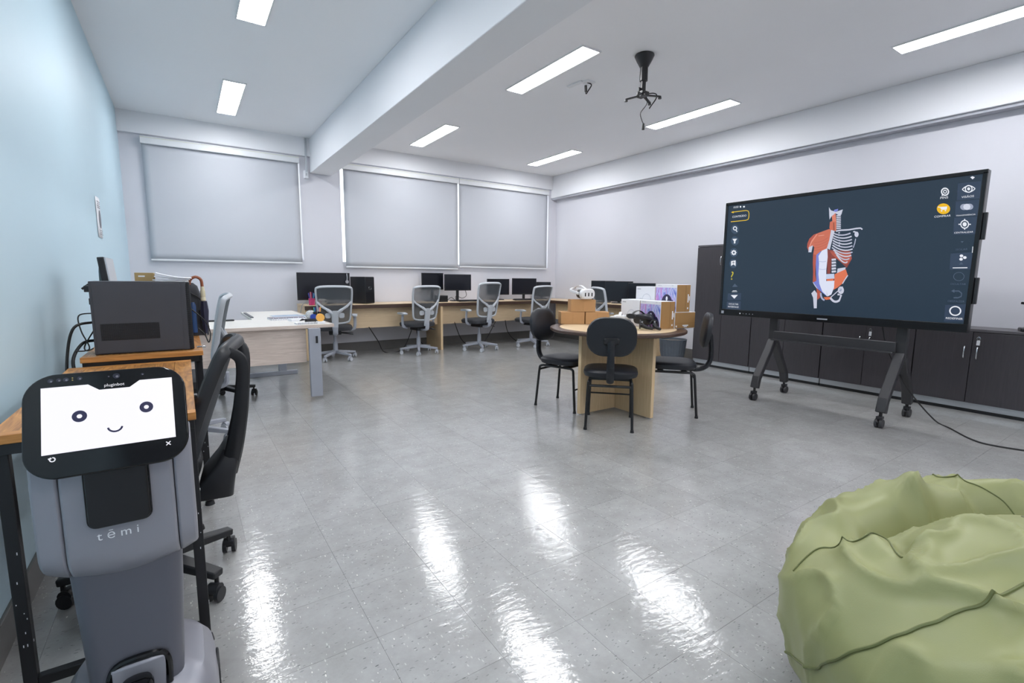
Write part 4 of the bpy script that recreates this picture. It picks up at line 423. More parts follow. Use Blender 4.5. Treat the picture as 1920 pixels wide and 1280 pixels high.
TEXTS=[('10:50', -0.9249, 0.5504, 0.055, (240, 243, 250)), ('CONTEÚDO', -0.8808, 0.4544, 0.1576, (240, 243, 250)), ('?', -0.915, -0.1732, 0.0268, (205, 190, 60)), ('OCULTAR', -0.8774, -0.479, 0.1113, (240, 243, 250)), ('INTERFACE', -0.8788, -0.5095, 0.123, (240, 243, 250)), ('PINS', 0.8072, 0.4289, 0.0472, (240, 243, 250)), ('COMPRAR', 0.8102, 0.2886, 0.0995, (240, 243, 250)), ('VISÃOS', 0.945, 0.4209, 0.0711, (240, 243, 250)), ('TRANSPARÊNCIA', 0.947, 0.2849, 0.1115, (240, 243, 250)), ('CENTRALIZAR', 0.948, 0.1554, 0.109, (240, 243, 250)), ('ISOLAR', 0.9498, 0.0278, 0.0689, (78, 92, 112)), ('OCULTAR', 0.9543, -0.2347, 0.0906, (78, 92, 112)), ('DESFAZER', 0.9557, -0.3666, 0.0986, (78, 92, 112)), ('REDEFINIR', 0.9572, -0.4996, 0.1004, (240, 243, 250))]
ICON_ID=[0, 1, 2, 2, 3, 4, 5, 6, 3, 3, 3, 3, 3, 3, 3, 3, 3, 3, 3, 3, 3, 3, 3, 3, 3, 3, 3, 3, 3, 4, 5, 5, 5, 5, 5, 5, 5, 5, 5, 5, 5, 5, 5, 5, 5, 5, 5, 5, 5, 5, 6, 6, 6, 7, 8, 9, 10, 10, 10, 11, 12, 13, 14, 15, 16, 17, 17, 17, 17, 17, 17, 17, 17, 17, 17, 17, 17, 17, 17, 17, 17, 17, 17, 17, 17, 17, 17, 17, 17, 17, 17, 17, 17, 17, 17, 17, 17, 17, 17, 17, 17, 17, 17, 17, 17, 17, 18, 18, 18, 18, 18, 12, 12, 12, 12, 12, 12, 12, 12, 12, 12, 12, 12, 12, 12, 12, 12, 12, 12, 12, 12, 12, 12, 12, 13, 13, 13, 14, 14, 14, 14, 14, 14, 14, 14, 14, 14, 14, 14, 14, 14, 14, 14, 14, 14, 14, 14, 14, 14, 14, 14, 14, 19, 15, 15, 15, 15, 15, 15, 15, 20, 20, 20, 20, 20, 20, 20, 20, 20, 20, 20, 20, 20, 20, 20, 20, 20, 20, 20, 20, 20, 20, 20, 20, 21, 21, 16, 16, 16, 16, 16, 16, 16, 16, 16, 16, 16, 16, 16, 16, 16, 16, 16, 16, 16, 16, 16, 16, 16, 16, 16, 16, 16, 16]

def decal(name, cols, polys, d0):
    g = M(); ms = [emat('glow_%d_%d_%d' % c, c, 0.92) for c in cols]
    for k, (ci, pts) in enumerate(polys):
        g.cur = ci; o = len(g.v)
        for u, v in pts: g.v.append(UD(u, v, d0+k*0.000012))
        g.f.append(list(range(o, o+len(pts)))); g.mi.append(ci)
    me = bpy.data.meshes.new(name); me.from_pydata(g.v, [], g.f)
    for q in ms: me.materials.append(q)
    me.polygons.foreach_set('material_index', g.mi)
    ob = bpy.data.objects.new(name, me); C.objects.link(ob); ob.parent = sc; return ob
decal('torso_picture', TORSO_COLS, TORSO, 0.0034)['label'] = 'torso picture, muscles on one half and bare ribs on the other'
for gid in range(max(ICON_ID)+1): decal('screen_icon', ICONS_COLS, [p for p, i in zip(ICONS, ICON_ID) if i == gid], 0.0034)
for s, u, v, w, c in TEXTS:
    text('screen_lettering', s, sc, emat('glow_%d_%d_%d' % c, c, 0.92), UD(u, v, 0.0), (0, -1, 0), (0, 0, 1), width=w, depth=0.0075)
M().box(UD(0.02, -TH/2+0.03, 0.0146), (0.001, 0.09, 0.012)).build('brand_plate', MIDG, bzo)
M().box(UD(-TW/2+0.045, -TH/2+0.034, 0.0146), (0.001, 0.03, 0.03)).build('sticker', MIDG, bzo)
for i in range(5): M().cyl(UD(-TW/2+0.25+i*0.035, -TH/2+0.03, 0.013), UD(-TW/2+0.25+i*0.035, -TH/2+0.03, 0.016), 0.007 if i == 0 else 0.004, n=10).build('button', MIDG if i else PAPER, bzo)
for z in (0.80, 0.32): M().box((0.02, -TW/2-0.012, z), (0.03, 0.024, 0.2)).build('pen_tray', BLACKP, tv, bev=0.005)
# stand
st = thing('screen_stand', 'black wheeled stand with bent legs under the big touch screen', 'stand', (5.06, 2.09, 0))
for s in (-1, 1):
    y = s*0.545
    M().box((0, y, 1.02), (0.05, 0.085, 0.92)).build('upright', STANDM, st, bev=0.006)
    for f in (-1, 1):
        M().bar((f*0.012, y, 0.60), (f*0.265, y, 0.225), 0.075, 0.055, (f, 0, 0.6)).bar((f*0.258, y, 0.245), (f*0.29, y, 0.125), 0.075, 0.055, (f, 0, 0.3)).build('leg', STANDM, st, bev=0.008)
        cs = M().cyl((f*0.29, y, 0.13), (f*0.29, y, 0.095), 0.012).box((f*0.30, y, 0.085), (0.05, 0.044, 0.025)).build('caster', BLACKP, st, bev=0.004)
        for q in (-1, 1): M().cyl((f*0.305+0.0, y+q*0.006, 0.038), (f*0.305, y+q*0.028, 0.038), 0.038, n=20).build('wheel', STANDM, cs, bev=0.004)
        M().box((f*0.305-0.045, y, 0.055), (0.03, 0.02, 0.008), (0, 0.4, 0)).build('brake', BLACKP, cs, bev=0.002)
M().box((-0.04, 0, 0.655), (0.035, 1.04, 0.09)).build('crossbar', STANDM, st, bev=0.005)
M().box((-0.075, 0, 0.613), (0.06, 1.04, 0.012)).build('crossbar_lip', STANDM, st, bev=0.002)
M().box((0.02, 0, 1.45), (0.03, 1.1, 0.12)).build('mount_rail', STANDM, st, bev=0.004)
tag(M().tube(smooth_path([(5.12, 1.72, 0.83), (5.14, 1.66, 0.6), (5.2, 1.52, 0.3), (5.35, 1.35, 0.03), (5.22, 1.2, 0.006), (5.0, 1.02, 0.006), (4.95, 0.88, 0.006), (5.05, 0.6, 0.006), (5.2, 0.3, 0.006)], 8), 0.006, 8).build('power_cable', CABLE), 'black power cable trailing from the screen stand across the floor', 'cable')

# ------------------------------------------------------------------ round table
TC = (3.32, 3.18); TZ = 0.77
rt = thing('round_table', 'round wooden table with dark rim and crossed panel base', 'table', (TC[0], TC[1], 0))
M().lathe([(0.56, TZ-0.032), (0.612, TZ-0.03), (0.62, TZ-0.024), (0.62, TZ-0.006), (0.614, TZ-0.0006), (0.5, TZ-0.0006)], 72).build('rim', WALNUT, rt)
M().lathe([(0.0, TZ-0.02), (0.53, TZ-0.02), (0.53, TZ), (0.0, TZ)], 72).build('tabletop', PALEWOOD, rt)
for k in range(4):
    a = k*PI/2; c, s_ = math.cos(a), math.sin(a)
    M().box((c*0.225, s_*0.225, 0.012+(TZ-0.044)/2), (0.45 if abs(c) > 0.5 else 0.038, 0.45 if abs(s_) > 0.5 else 0.038, TZ-0.044)).build('base_panel', PALEWOODZ, rt, bev=0.002)
    M().cyl((c*0.42, s_*0.42, 0), (c*0.42, s_*0.42, 0.013), 0.012, n=10).build('foot', CHROME, rt)

def pad(w, d, h, r, z0, cy=0.0, puff=0.35, cx=0.0, taper=1.0):
    g = M(); rings = []
    for ins, z in ((0.25*h+0.02, 0.0), (0.12*h, 0.06*h), (0.0, 0.4*h), (0.02*h, 0.7*h), (0.2*h+0.004, 0.92*h), (0.55*h+0.02, 1.0*h), (0.9*h+0.06, h*(1+puff*0.12))):
        rr = rrect(w-2*ins, d-2*ins, max(0.01, min(r, (min(w, d)-2*ins)/2-0.002)), 6)
        rings.append([(cx+x*(1.0 if taper == 1 else 1+(taper-1)*(y/d+0.5)), cy+y, z0+z) for x, y in rr])
    return g.stack(rings)
# fixed visitor chairs
def visitor_chair(name, label, loc, rz):
    t = thing(name, label, 'chair', loc, rz, 'black visitor chairs at the round table')
    pad(0.44, 0.42, 0.06, 0.13, 0.425, 0.0).build('seat', VINYL, t)
    bk = pad(0.385, 0.31, 0.055, 0.13, 0.0)
    bk.v = [(x, -0.235-z*1.0+0.0-(y+0.155)*0.12, 0.615+y+0.155) for x, y, z in bk.v]
    # flip so that the puffed side faces the sitter
    cy = -0.235-0.0275
    bk.v = [(x, 2*(cy-(zz-0.615)*0.12)-y, zz) for x, y, zz in bk.v]
    b = bk.build('backrest', VINYL, t)
    M().stack([[(x*s, -0.292-0.02-dy-(zz*s)*0.12, 0.74+zz*s) for x, zz in rrect(0.125, 0.055, 0.024)] for s, dy in ((1.0, -0.025), (1, 0.0), (0.8, 0.012))]).build('back_bracket', BLACKP, b)
    pth = smooth_path([(0, 0.02, 0.415), (0, -0.16, 0.405), (0, -0.27, 0.42), (0, -0.325, 0.48), (0, -0.335, 0.58), (0, -0.32, 0.74)], 8)
    M().tube(pth, 0.017, 10, sq=1.5, up=(1, 0, 0)).build('back_bar', BLACKP, t)
    sl = M()
    for i in range(10, len(pth)-2):
        p = pth[i]; q = pth[i+1]
        for k in (0.25, 0.75):
            c = p.lerp(q, k); d = (q-p).normalized(); sl.tube([c-d*0.0032, c+d*0.0032], 0.022, 10, sq=1.4, up=(1, 0, 0))
    sl.build('ribbed_sleeve', VINYL, t)
    for s in (-1, 1):
        x = s*0.165
        M().tube(smooth_path([(x, 0.15, 0.40), (x, 0.0, 0.40), (x, -0.15, 0.40)], 3), 0.0115, 8).build('side_rail', BLACKM, t)
        for f in (-1, 1):
            g = M().tube(smooth_path([(x, f*0.15, 0.40), (x+s*0.004, f*0.178, 0.392), (x+s*0.008, f*0.19, 0.365), (x+s*0.014, f*0.205, 0.2), (x+s*0.02, f*0.222, 0.014)], 4), 0.0115, 8).build('leg', BLACKM, t)
            M().cyl((x+s*0.0205, f*0.222, 0), (x+s*0.02, f*0.222, 0.022), 0.016, 0.013, 10).build('foot', BLACKP, g)
    M().bar((-0.17, -0.1, 0.405), (0.17, -0.1, 0.405), 0.05, 0.02).bar((-0.17, 0.1, 0.405), (0.17, 0.1, 0.405), 0.05, 0.02).build('seat_support', BLACKM, t)
    M().cyl((-0.165, -0.186, 0.36), (0.165, -0.186, 0.36), 0.011, n=8).build('stretcher', BLACKM, t)
    M().cyl((-0.175, 0.204, 0.21), (0.175, 0.204, 0.21), 0.007, n=8).build('stretcher', BLACKM, t)
    return t
visitor_chair('visitor_chair', 'black visitor chair in front of the round table, seen from behind', (2.925, 2.855, 0), R(-46))
visitor_chair('visitor_chair', 'black visitor chair at the left side of the round table', (2.99, 3.50, 0), R(-164))
visitor_chair('visitor_chair', 'black visitor chair at the right of the round table, seen side-on', (3.68, 2.83, 0), R(41))

# ------------------------------------------------------------------ office chairs with mesh backs
def caster_parts(t, n, rad, m, ang0=0.3, z=0.085, armr=(0.05, 0.032), wheelm=None):
    for k in range(n):
        a = ang0+2*PI*k/n; c, s = math.cos(a), math.sin(a)
        M().bar((c*0.02, s*0.02, z+0.03), (c*rad, s*rad, z), armr[0], 0.045, (0, 0, 1), armr[1], 0.028).build('base_arm', m, t, bev=0.006)
        px, py = c*(rad-0.012), s*(rad-0.012); b = a+0.9+k
        d = Vector((math.cos(b), math.sin(b), 0)); q = Vector((-d.y, d.x, 0)); w0 = Vector((px, py, 0))+d*0.014
        cs = M().cyl((px, py, z), (px, py, 0.055), 0.008, n=8).tube([w0+q*0.02+Vector((0, 0, 0.046)), w0-q*0.02+Vector((0, 0, 0.046))], 0.024, 12).build('caster', m, t)
        wh = M()
        for e in (-1, 1): wh.cyl(w0+q*(e*0.010)+Vector((0, 0, 0.0275)), w0+q*(e*0.025)+Vector((0, 0, 0.0275)), 0.0275, n=16)
        wh.build('wheel', wheelm or m, cs)
def interp(tab, z):
    for (z0, w0), (z1, w1) in zip(tab, tab[1:]):
        if z0 <= z <= z1: return w0+(w1-w0)*(z-z0)/(z1-z0)
    return tab[0][1] if z < tab[0][0] else tab[-1][1]
def mesh_chair(label, loc, rz, group):
    t = thing('mesh_chair', label, 'chair', loc, rz, group)
    Y = lambda x, z: -0.215-(z-0.55)*0.2+0.9*x*x-0.25*max(0, z-0.9)**2
    P3 = lambda x, z, dy=0: (x, Y(x, z)+dy, z)
    out = smooth_path([P3(-0.215, 1.06), P3(-0.12, 1.075), P3(0.12, 1.075), P3(0.215, 1.06), P3(0.238, 1.03), P3(0.235, 0.9), P3(0.22, 0.74), P3(0.205, 0.61), P3(0.17, 0.565), P3(0.06, 0.55), P3(-0.06, 0.55), P3(-0.17, 0.565), P3(-0.205, 0.61), P3(-0.22, 0.74), P3(-0.235, 0.9), P3(-0.238, 1.03)], 4, True)
    M().tube(out, 0.019, 8, True, 0.75).build('back_frame', GREYP, t)
    tab = [(0.55, 0.19), (0.61, 0.205), (0.74, 0.22), (0.9, 0.235), (1.03, 0.238), (1.075, 0.22)]
    M().grid(lambda u, v: P3((u-0.5)*2*interp(tab, 0.553+v*0.52), 0.553+v*0.52), 10, 12).build('back_mesh', MESHF, t)
    sp = M()
    for s in (-1, 1): sp.tube(smooth_path([P3(s*0.228, 0.86, -0.004), P3(s*0.17, 0.80, -0.02), P3(s*0.09, 0.745, -0.035), P3(s*0.035, 0.70, -0.04)], 5), [0.017]*5+[0.02]*5+[0.026]*6, 8, sq=0.8)
    sp.stack([[(x, Y(0, zz)-0.035+y, zz) for x, y in rrect(w, 0.036, 0.012, 3)] for w, zz in ((0.075, 0.46), (0.09, 0.56), (0.095, 0.66), (0.12, 0.71), (0.07, 0.735))])
    sp.build('back_spine', GREYP, t)
    for s in (-1, 1): M().stack([[(s*0.09+x*q, Y(0, 0.66)-0.012+dy, 0.665+zz*q) for x, zz in rrect(0.08, 0.075, 0.025)] for q, dy in ((0.9, -0.012), (1, 0), (0.9, 0.01))]).build('lumbar_pad', GREYP, t)
    M().tube(smooth_path([(0, -0.262, 0.50), (0, -0.255, 0.42), (0, -0.2, 0.395), (0, -0.05, 0.395)], 4), 0.02, 8, sq=1.8, up=(1, 0, 0)).build('back_bracket', MIDG, t)
    pad(0.49, 0.47, 0.075, 0.14, 0.435, 0.03).build('seat', SEATF, t)
    me = M().box((0, 0.0, 0.405), (0.17, 0.24, 0.06)).build('tilt_mechanism', BLACKP, t, bev=0.01)
    for k in (0, 1): M().tube([(0.08, -0.03-0.06*k, 0.40), (0.2, -0.05-0.06*k, 0.395-0.012*k), (0.25, -0.055-0.06*k, 0.385-0.012*k)], 0.007, 6).build('lever', BLACKP, me)
    M().cyl((0, 0, 0.09), (0, 0, 0.26), 0.036, 0.032).cyl((0, 0, 0.26), (0, 0, 0.4), 0.02, n=12).build('gas_post', MIDG, t)
    caster_parts(t, 5, 0.31, MIDG, 0.4, wheelm=GREYP)
    for s in (-1, 1):
        a = M().tube(smooth_path([(s*0.2, 0.0, 0.43), (s*0.27, 0.0, 0.45), (s*0.285, 0.0, 0.52), (s*0.285, -0.01, 0.64)], 4), 0.022, 8, sq=0.55, up=(0, 1, 0)).build('armrest', MIDG, t)
        pad(0.075, 0.24, 0.03, 0.035, 0.635, 0.01, cx=s*0.28).build('arm_pad', GREYP, a)
    return t
G = 'grey mesh office chairs'
ch = mesh_chair('grey mesh office chair seen from straight behind, below the big black monitor', (1.80, 7.33, 0), R(-12), G)
dup(ch, (3.08, 7.26, 0), R(9), 'grey mesh office chair beside the maple support panel, below a monitor pair', G)
dup(ch, (4.10, 7.08, 0), R(12), 'grey mesh office chair below the right blind, the tallest of the row', G).scale = (1, 1, 1.05)
dup(ch, (5.15, 7.02, 0), R(12), 'grey mesh office chair furthest along the counter, left of the stacked boxes', G)
dup(ch, (5.60, 5.45, 0), R(-112), 'grey mesh office chair half hidden behind the stack of brown boxes', G)
dup(ch, (-0.04, 4.17, 0), R(88), 'grey mesh office chair seen side-on between computer tower and pale desk', G)

# black mesh task chair by the wooden table
bc = thing('task_chair', 'black mesh task chair tucked at the wooden table behind the robot', 'chair', (-0.165, 2.24, 0), R(84))
Yb = lambda x, z: -0.175-(z-0.5)*0.34+1.0*x*x
Pb = lambda x, z, dy=0: (x, Yb(x, z)+dy, z)
out = smooth_path([Pb(-0.17, 0.95), Pb(0, 0.965), Pb(0.17, 0.95), Pb(0.205, 0.90), Pb(0.225, 0.75), Pb(0.22, 0.6), Pb(0.19, 0.5), Pb(0.1, 0.455), Pb(-0.1, 0.455), Pb(-0.19, 0.5), Pb(-0.22, 0.6), Pb(-0.225, 0.75), Pb(-0.205, 0.90)], 6, True)
M().tube(out, 0.024, 10, True, 0.75).build('back_frame', BLACKP, bc)
tab = [(0.455, 0.13), (0.5, 0.19), (0.6, 0.22), (0.75, 0.225), (0.9, 0.205), (0.965, 0.15)]
M().grid(lambda u, v: Pb((u-0.5)*2*interp(tab, 0.46+v*0.5), 0.46+v*0.5, 0.006), 10, 12).build('back_mesh', BMESH, bc)
bow = M()
for s in (-1, 1):
    pp = smooth_path([Pb(s*0.185, 0.945, -0.01), (s*0.17, -0.345, 0.9), (s*0.15, -0.335, 0.75), (s*0.12, -0.305, 0.58), (s*0.07, -0.27, 0.45)], 6)
    bow.tube(pp, [0.017+0.017*i/(len(pp)-1) for i in range(len(pp))], 10, sq=0.5, up=(1, 0, 0))
bow.build('back_support', BLACKP, bc)
M().stack([[(x, yc+y, zz) for x, y in rrect(w, d, 0.018, 3)] for w, d, yc, zz in ((0.13, 0.11, -0.215, 0.345), (0.2, 0.13, -0.22, 0.36), (0.26, 0.12, -0.235, 0.43), (0.25, 0.075, -0.27, 0.5), (0.2, 0.05, -0.285, 0.55), (0.1, 0.02, -0.29, 0.56))]).build('back_plate', BLACKP, bc)
M().tube(smooth_path([(0, -0.25, 0.4), (0, -0.17, 0.37), (0, 0.0, 0.375)], 4), 0.02, 8, sq=1.8, up=(1, 0, 0)).build('back_bracket', BLACKP, bc)
pad(0.48, 0.46, 0.08, 0.14, 0.41, 0.06).build('seat', SEATF, bc)
M().box((0, 0.02, 0.385), (0.16, 0.22, 0.05)).build('tilt_mechanism', BLACKP, bc, bev=0.01)
M().cyl((0, 0, 0.09), (0, 0, 0.25), 0.034).cyl((0, 0, 0.25), (0, 0, 0.38), 0.018, n=12).build('gas_post', BLACKP, bc)
caster_parts(bc, 5, 0.295, BLACKP, -1.02+PI*0.0, z=0.1, armr=(0.06, 0.045))

# ------------------------------------------------------------------ counter along the back wall and its right-hand return
CZ = 0.80
ct = thing('wall_counter', 'long maple counter with dark edge under the blinds, running round the corner', 'counter', (0, 0, 0))
Y0, Y1 = 7.37, YB-0.014
M().box(((1.41+XR-0.014)/2, (Y0+Y1)/2, CZ-0.013), (XR-0.014-1.41, Y1-Y0, 0.026)).build('worktop', PALEWOOD, ct, bev=0.002)
M().box(((1.41+5.87)/2, Y0+0.012, CZ-0.036), (5.87-1.41, 0.03, 0.056)).build('front_edge', WALNUT, ct, bev=0.003)
M().box(((5.87+XR-0.014)/2, (5.02+Y0)/2, CZ-0.013), (XR-0.014-5.87, Y0-5.02, 0.026)).build('worktop', PALEWOOD, ct, bev=0.002)
M().box((5.882, (5.02+Y0)/2, CZ-0.036), (0.03, Y0-5.02, 0.056)).build('front_edge', WALNUT, ct, bev=0.003)
M().box((1.424, (Y0+Y1)/2, CZ/2-0.014), (0.026, Y1-Y0-0.04, CZ-0.03)).build('support_panel', PALEWOODZ, ct, bev=0.002)
M().box((3.55, (Y0+Y1)/2, CZ/2-0.014), (0.04, Y1-Y0-0.005, CZ-0.03)).build('support_panel', PALEWOODZ, ct, bev=0.002)
M().box((6.16, 5.04, CZ/2-0.014), (0.5, 0.03, CZ-0.03)).build('support_panel', PALEWOODZ, ct, bev=0.002)
for a, b in ((1.44, 3.528), (3.572, 5.88)):
    M().box(((a+b)/2, Y0+0.14, 0.595), (b-a, 0.02, 0.34)).build('modesty_panel', PALEWOOD, ct, bev=0.002)
M().box((6.0, (5.06+Y0)/2, 0.595), (0.02, Y0-5.06, 0.34)).build('modesty_panel', PALEWOODZ, ct, bev=0.002)
# cables hanging below the counter
for k, pts in enumerate(([(2.35, 7.48, 0.44), (2.5, 7.5, 0.2), (2.62, 7.55, 0.012), (2.9, 7.55, 0.03), (3.05, 7.52, 0.3), (3.08, 7.5, 0.5)],
                         [(3.85, 7.5, 0.45), (4.0, 7.55, 0.15), (4.2, 7.6, 0.01), (4.5, 7.6, 0.05), (4.72, 7.55, 0.42)],
                         [(4.9, 7.5, 0.44), (5.0, 7.55, 0.2), (5.25, 7.6, 0.01), (5.6, 7.6, 0.012)],
                         [(3.14, 7.5, 0.44), (3.2, 7.55, 0.2), (3.38, 7.6, 0.01)])):
    tag(M().tube(smooth_path(pts, 8), 0.007, 6).build('computer_cable', CABLE), ['black cable looping to the floor left of the maple support panel', 'black cable drooping below the counter behind the upright mesh chair', 'black cable on the floor behind the furthest mesh chair of the counter', 'short black cable dropping just beside the maple support panel'][k], 'cable')

# ------------------------------------------------------------------ monitors and computers
def monitor(label, x, y, zb, w, h, rz, stand=True, group='black monitors on the counter', name='monitor'):
    t = thing(name, label, 'monitor', (x, y, CZ), rz, group)      # faces local -y
    b = M().box((0, 0.014, zb+h/2), (w, 0.028, h)).build('housing', BLACKP, t, bev=0.004)
    M().box((0, -0.001, zb+h/2+0.005), (w-0.02, 0.004, h-0.03)).build('panel', MONF, b, smooth=False)
    if stand:
        M().bar((0, 0.04, 0.012), (0, 0.035, zb+h*0.4), 0.05, 0.02, (0, 1, 0)).build('neck', BLACKP, t, bev=0.004)
        M().stack([[(q*s, 0.05+r*s, z) for q, r in rrect(0.24, 0.17, 0.04)] for s, z in ((1, 0), (1, 0.008), (0.96, 0.014))]).build('base', BLACKP, t)
    return t
monitor('very wide black monitor at the left end of the counter', 1.765, 7.72, 0.06, 0.76, 0.41, R(-3))
monitor('rear monitor of the pair left of centre, partly behind its neighbour', 3.60, 7.82, 0.2, 0.42, 0.29, R(4))
monitor('front monitor of the pair left of centre, on a slim neck with cable', 4.02, 7.68, 0.185, 0.50, 0.285, R(-6))
monitor('monitor half hidden behind the upright mesh chair', 4.92, 7.77, 0.095, 0.47, 0.3, R(-4))
monitor('monitor between the two right-hand mesh chairs of the counter', 5.43, 7.64, 0.1, 0.51, 0.31, R(-10))
monitor('small monitor in the far corner, mostly behind a mesh chair', 5.95, 7.76, 0.06, 0.36, 0.28, R(-20))
monitor('left of the two overlapping black monitors behind the boxes', 6.16, 6.28, 0.03, 0.46, 0.35, R(-72))
monitor('right of the two overlapping black monitors behind the boxes', 6.12, 5.86, 0.03, 0.5, 0.345, R(-70))
monitor('low monitor behind the white headset boxes', 6.14, 5.38, 0.06, 0.46, 0.29, R(-72))
pc = thing('computer_tower', 'black office computer tower with round badge beside the wide monitor', 'computer', (2.32, 7.66, CZ), R(20))
M().box((0, 0, 0.21), (0.175, 0.36, 0.41)).build('case', BLACKP, pc, bev=0.005)
fp = M().box((0, -0.186, 0.21), (0.165, 0.018, 0.395)).build('front_panel', mat('tower_front', (20, 21, 26), 0.3), pc, bev=0.006)
M().tube([(0.024*math.cos(i*PI/10), -0.1965, 0.24+0.024*math.sin(i*PI/10)) for i in range(20)], 0.0025, 6, True).build('badge_ring', CHROME, fp)
text('badge_lettering', 'DELL', fp, CHROME, (0, -0.1955, 0.24), (1, 0, 0), (0, 0, 1), width=0.03, depth=0.0006)
M().box((0, -0.196, 0.36), (0.13, 0.003, 0.03)).build('disc_slot', BLACKM, fp, bev=0.001)
for k, (x, y, lb) in enumerate(((3.62, 7.55, 'small black boxy power unit on the counter left of a slim-necked monitor'),)):
    sp = thing('power_unit', lb, 'device', (x, y, CZ)); M().box((0, 0, 0.055), (0.2, 0.14, 0.11)).build('case', BLACKP, sp, bev=0.006)
    M().box((0, -0.071, 0.055), (0.16, 0.004, 0.07)).build('grille', BLACKM, sp)
def keyboard(label, x, y, rz, w=0.42, z=CZ):
    t = thing('keyboard', label, 'keyboard', (x, y, z), rz, 'keyboards')
    M().box((0, 0, 0.01), (w, 0.14, 0.018), (0.05, 0, 0)).build('body', BLACKP, t, bev=0.004)
    kb = M()
    for i in range(14):
        for j in range(5): kb.box(((i-6.5)*w/15, (j-2)*0.025, 0.022+j*0.0012), (w/17, 0.019, 0.006))
    kb.build('keys', mat('key_caps', (38, 39, 43), 0.5), t, smooth=False)['kind'] = 'stuff'
keyboard('black keyboard in front of the slim-necked monitor', 4.12, 7.47, R(-4))
keyboard('black keyboard in front of the monitor between the right-hand chairs', 5.3, 7.46, R(-8))
cb = [(3.75, 7.6, CZ+0.006), (3.85, 7.62, CZ+0.07), (3.95, 7.66, CZ+0.02), (4.0, 7.72, CZ+0.09), (4.12, 7.72, CZ+0.05), (4.2, 7.71, CZ+0.1), (4.16, 7.70, CZ+0.22)]
tag(M().tube(smooth_path(cb, 7), 0.005, 6).build('monitor_cable', CABLE), 'tangled black cable on the counter at the slim-necked monitor', 'cable')
kr = thing('key_ring', 'bunch of keys hanging at the upper right corner of the wide monitor', 'keys', (2.09, 7.66, 1.18))
M().tube([(0, 0, 0.08), (0.003, -0.004, 0.02), (0, 0, -0.02)], 0.006, 6).build('lanyard', GREYP, kr)
M().lathe([(0.006, -0.004), (0.026, -0.004), (0.026, 0.004), (0.006, 0.004)], 20).build('medal', CHROME, kr).rotation_euler = (PI/2, 0, 0)
kr.children[-1].location = (0, -0.004, -0.045)

# ------------------------------------------------------------------ pale L-shaped desk
dk = thing('corner_desk', 'pale grey-oak corner desk with metal legs and a front panel', 'desk', (0, 0, 0))
DZ = 0.74
poly = [(-0.12, 5.06), (1.22, 5.06), (1.22, 7.3), (0.60, 7.3), (0.60, 5.98), (-0.12, 5.98)]
M().prism(poly, (0, 0, DZ-0.028), (1, 0, 0), (0, 1, 0), 0, 0.028).build('desktop', DESKTOP, dk, bev=0.002)
M().box((0.55, 5.052, DZ-0.014), (1.34, 0.012, 0.03)).box((1.228, 6.17, DZ-0.014), (0.012, 2.24, 0.03)).build('edge_band', GREYOAK, dk)
M().box((0.43, 5.10, 0.54), (1.08, 0.02, 0.34)).build('front_panel', GREYOAK, dk, bev=0.002)
lg = M().box((1.035, 5.02, 0.37), (0.11, 0.05, 0.68)).box((1.035, 5.3, 0.7), (0.05, 0.5, 0.03)).build('leg', MIDG, dk, bev=0.004)
M().box((1.05, 4.993, 0.6), (0.02, 0.004, 0.07)).build('cable_cover', BLACKP, lg)
for i in (-1, 1): M().box((1.05+i*0.018, 4.992, 0.6), (0.004, 0.006, 0.08)).build('slot_rim', GREYP, lg)
M().box((0.95, 6.5, 0.37), (0.09, 0.05, 0.67)).box((0.82, 6.5, 0.025), (0.6, 0.06, 0.05)).build('leg', MIDG, dk, bev=0.004)
M().box((-0.02, 5.4, 0.37), (0.05, 0.09, 0.68)).box((-0.02, 5.5, 0.02), (0.06, 0.7, 0.04)).build('leg', MIDG, dk, bev=0.004)
# black stool base under that desk
sl = thing('swivel_stool', 'low black swivel stool on casters beneath the pale desk', 'stool', (0.26, 5.42, 0), R(8))
pad(0.36, 0.36, 0.06, 0.17, 0.42).build('seat', VINYL, sl)
M().cyl((0, 0, 0.1), (0, 0, 0.42), 0.024).build('gas_post', BLACKP, sl)
caster_parts(sl, 5, 0.29, BLACKM, 0.16, z=0.1, armr=(0.05, 0.04))
# things on the pale desk
def spiral_book(name, label, x, y, rz, w, d, h, m, cover, coil_side=-1, z=DZ):
    t = thing(name, label, 'notebook', (x, y, z), rz)
    M().box((0, 0, h/2), (w, d, h)).build('pages', PAPER, t, bev=0.001)
    M().box((0, 0, h+0.0012), (w, d, 0.0024)).build('cover', cover, t, bev=0.0005)
    cl = M()
    for i in range(14): 
        xx = -w*0.45+i*w*0.9/13; cl.tube([(xx, coil_side*d/2+0.008*math.cos(a), h/2+0.0045+(h/2+0.004)*math.sin(a)) for a in [k*PI/5 for k in range(10)]], 0.0016, 5, True)
    cl.build('coil', m, t)
    return t
spiral_book('notebook', 'small white spiral notebook near the right front corner of the pale desk', 1.0, 5.2, R(4), 0.2, 0.11, 0.012, BLACKM, PAPER)
mg = mat('magazine_cover', (150, 172, 196), 0.3, var=0.5, scale=18)
spiral_book('binder', 'open grey spiral binder lying under magazines on the pale desk', 0.93, 5.86, R(3), 0.36, 0.24, 0.018, CHROME, mat('binder_grey', (128, 122, 134), 0.5, var=0.1))
for k, (x, y, r, lb) in enumerate(((0.95, 6.02, 6, 'blue magazine on top of the papers on the pale desk'), (1.05, 6.2, -8, 'pale magazine sticking out behind the spiral binder'))):
    t = thing('magazine', lb, 'magazine', (x, y, DZ+(0.0205 if k == 0 else 0)), R(r)); M().box((0, 0, 0.004), (0.3, 0.22, 0.008)).build('pages', PAPER, t, bev=0.001); M().box((0, 0, 0.0086), (0.29, 0.21, 0.001)).build('cover_print', mg, t)
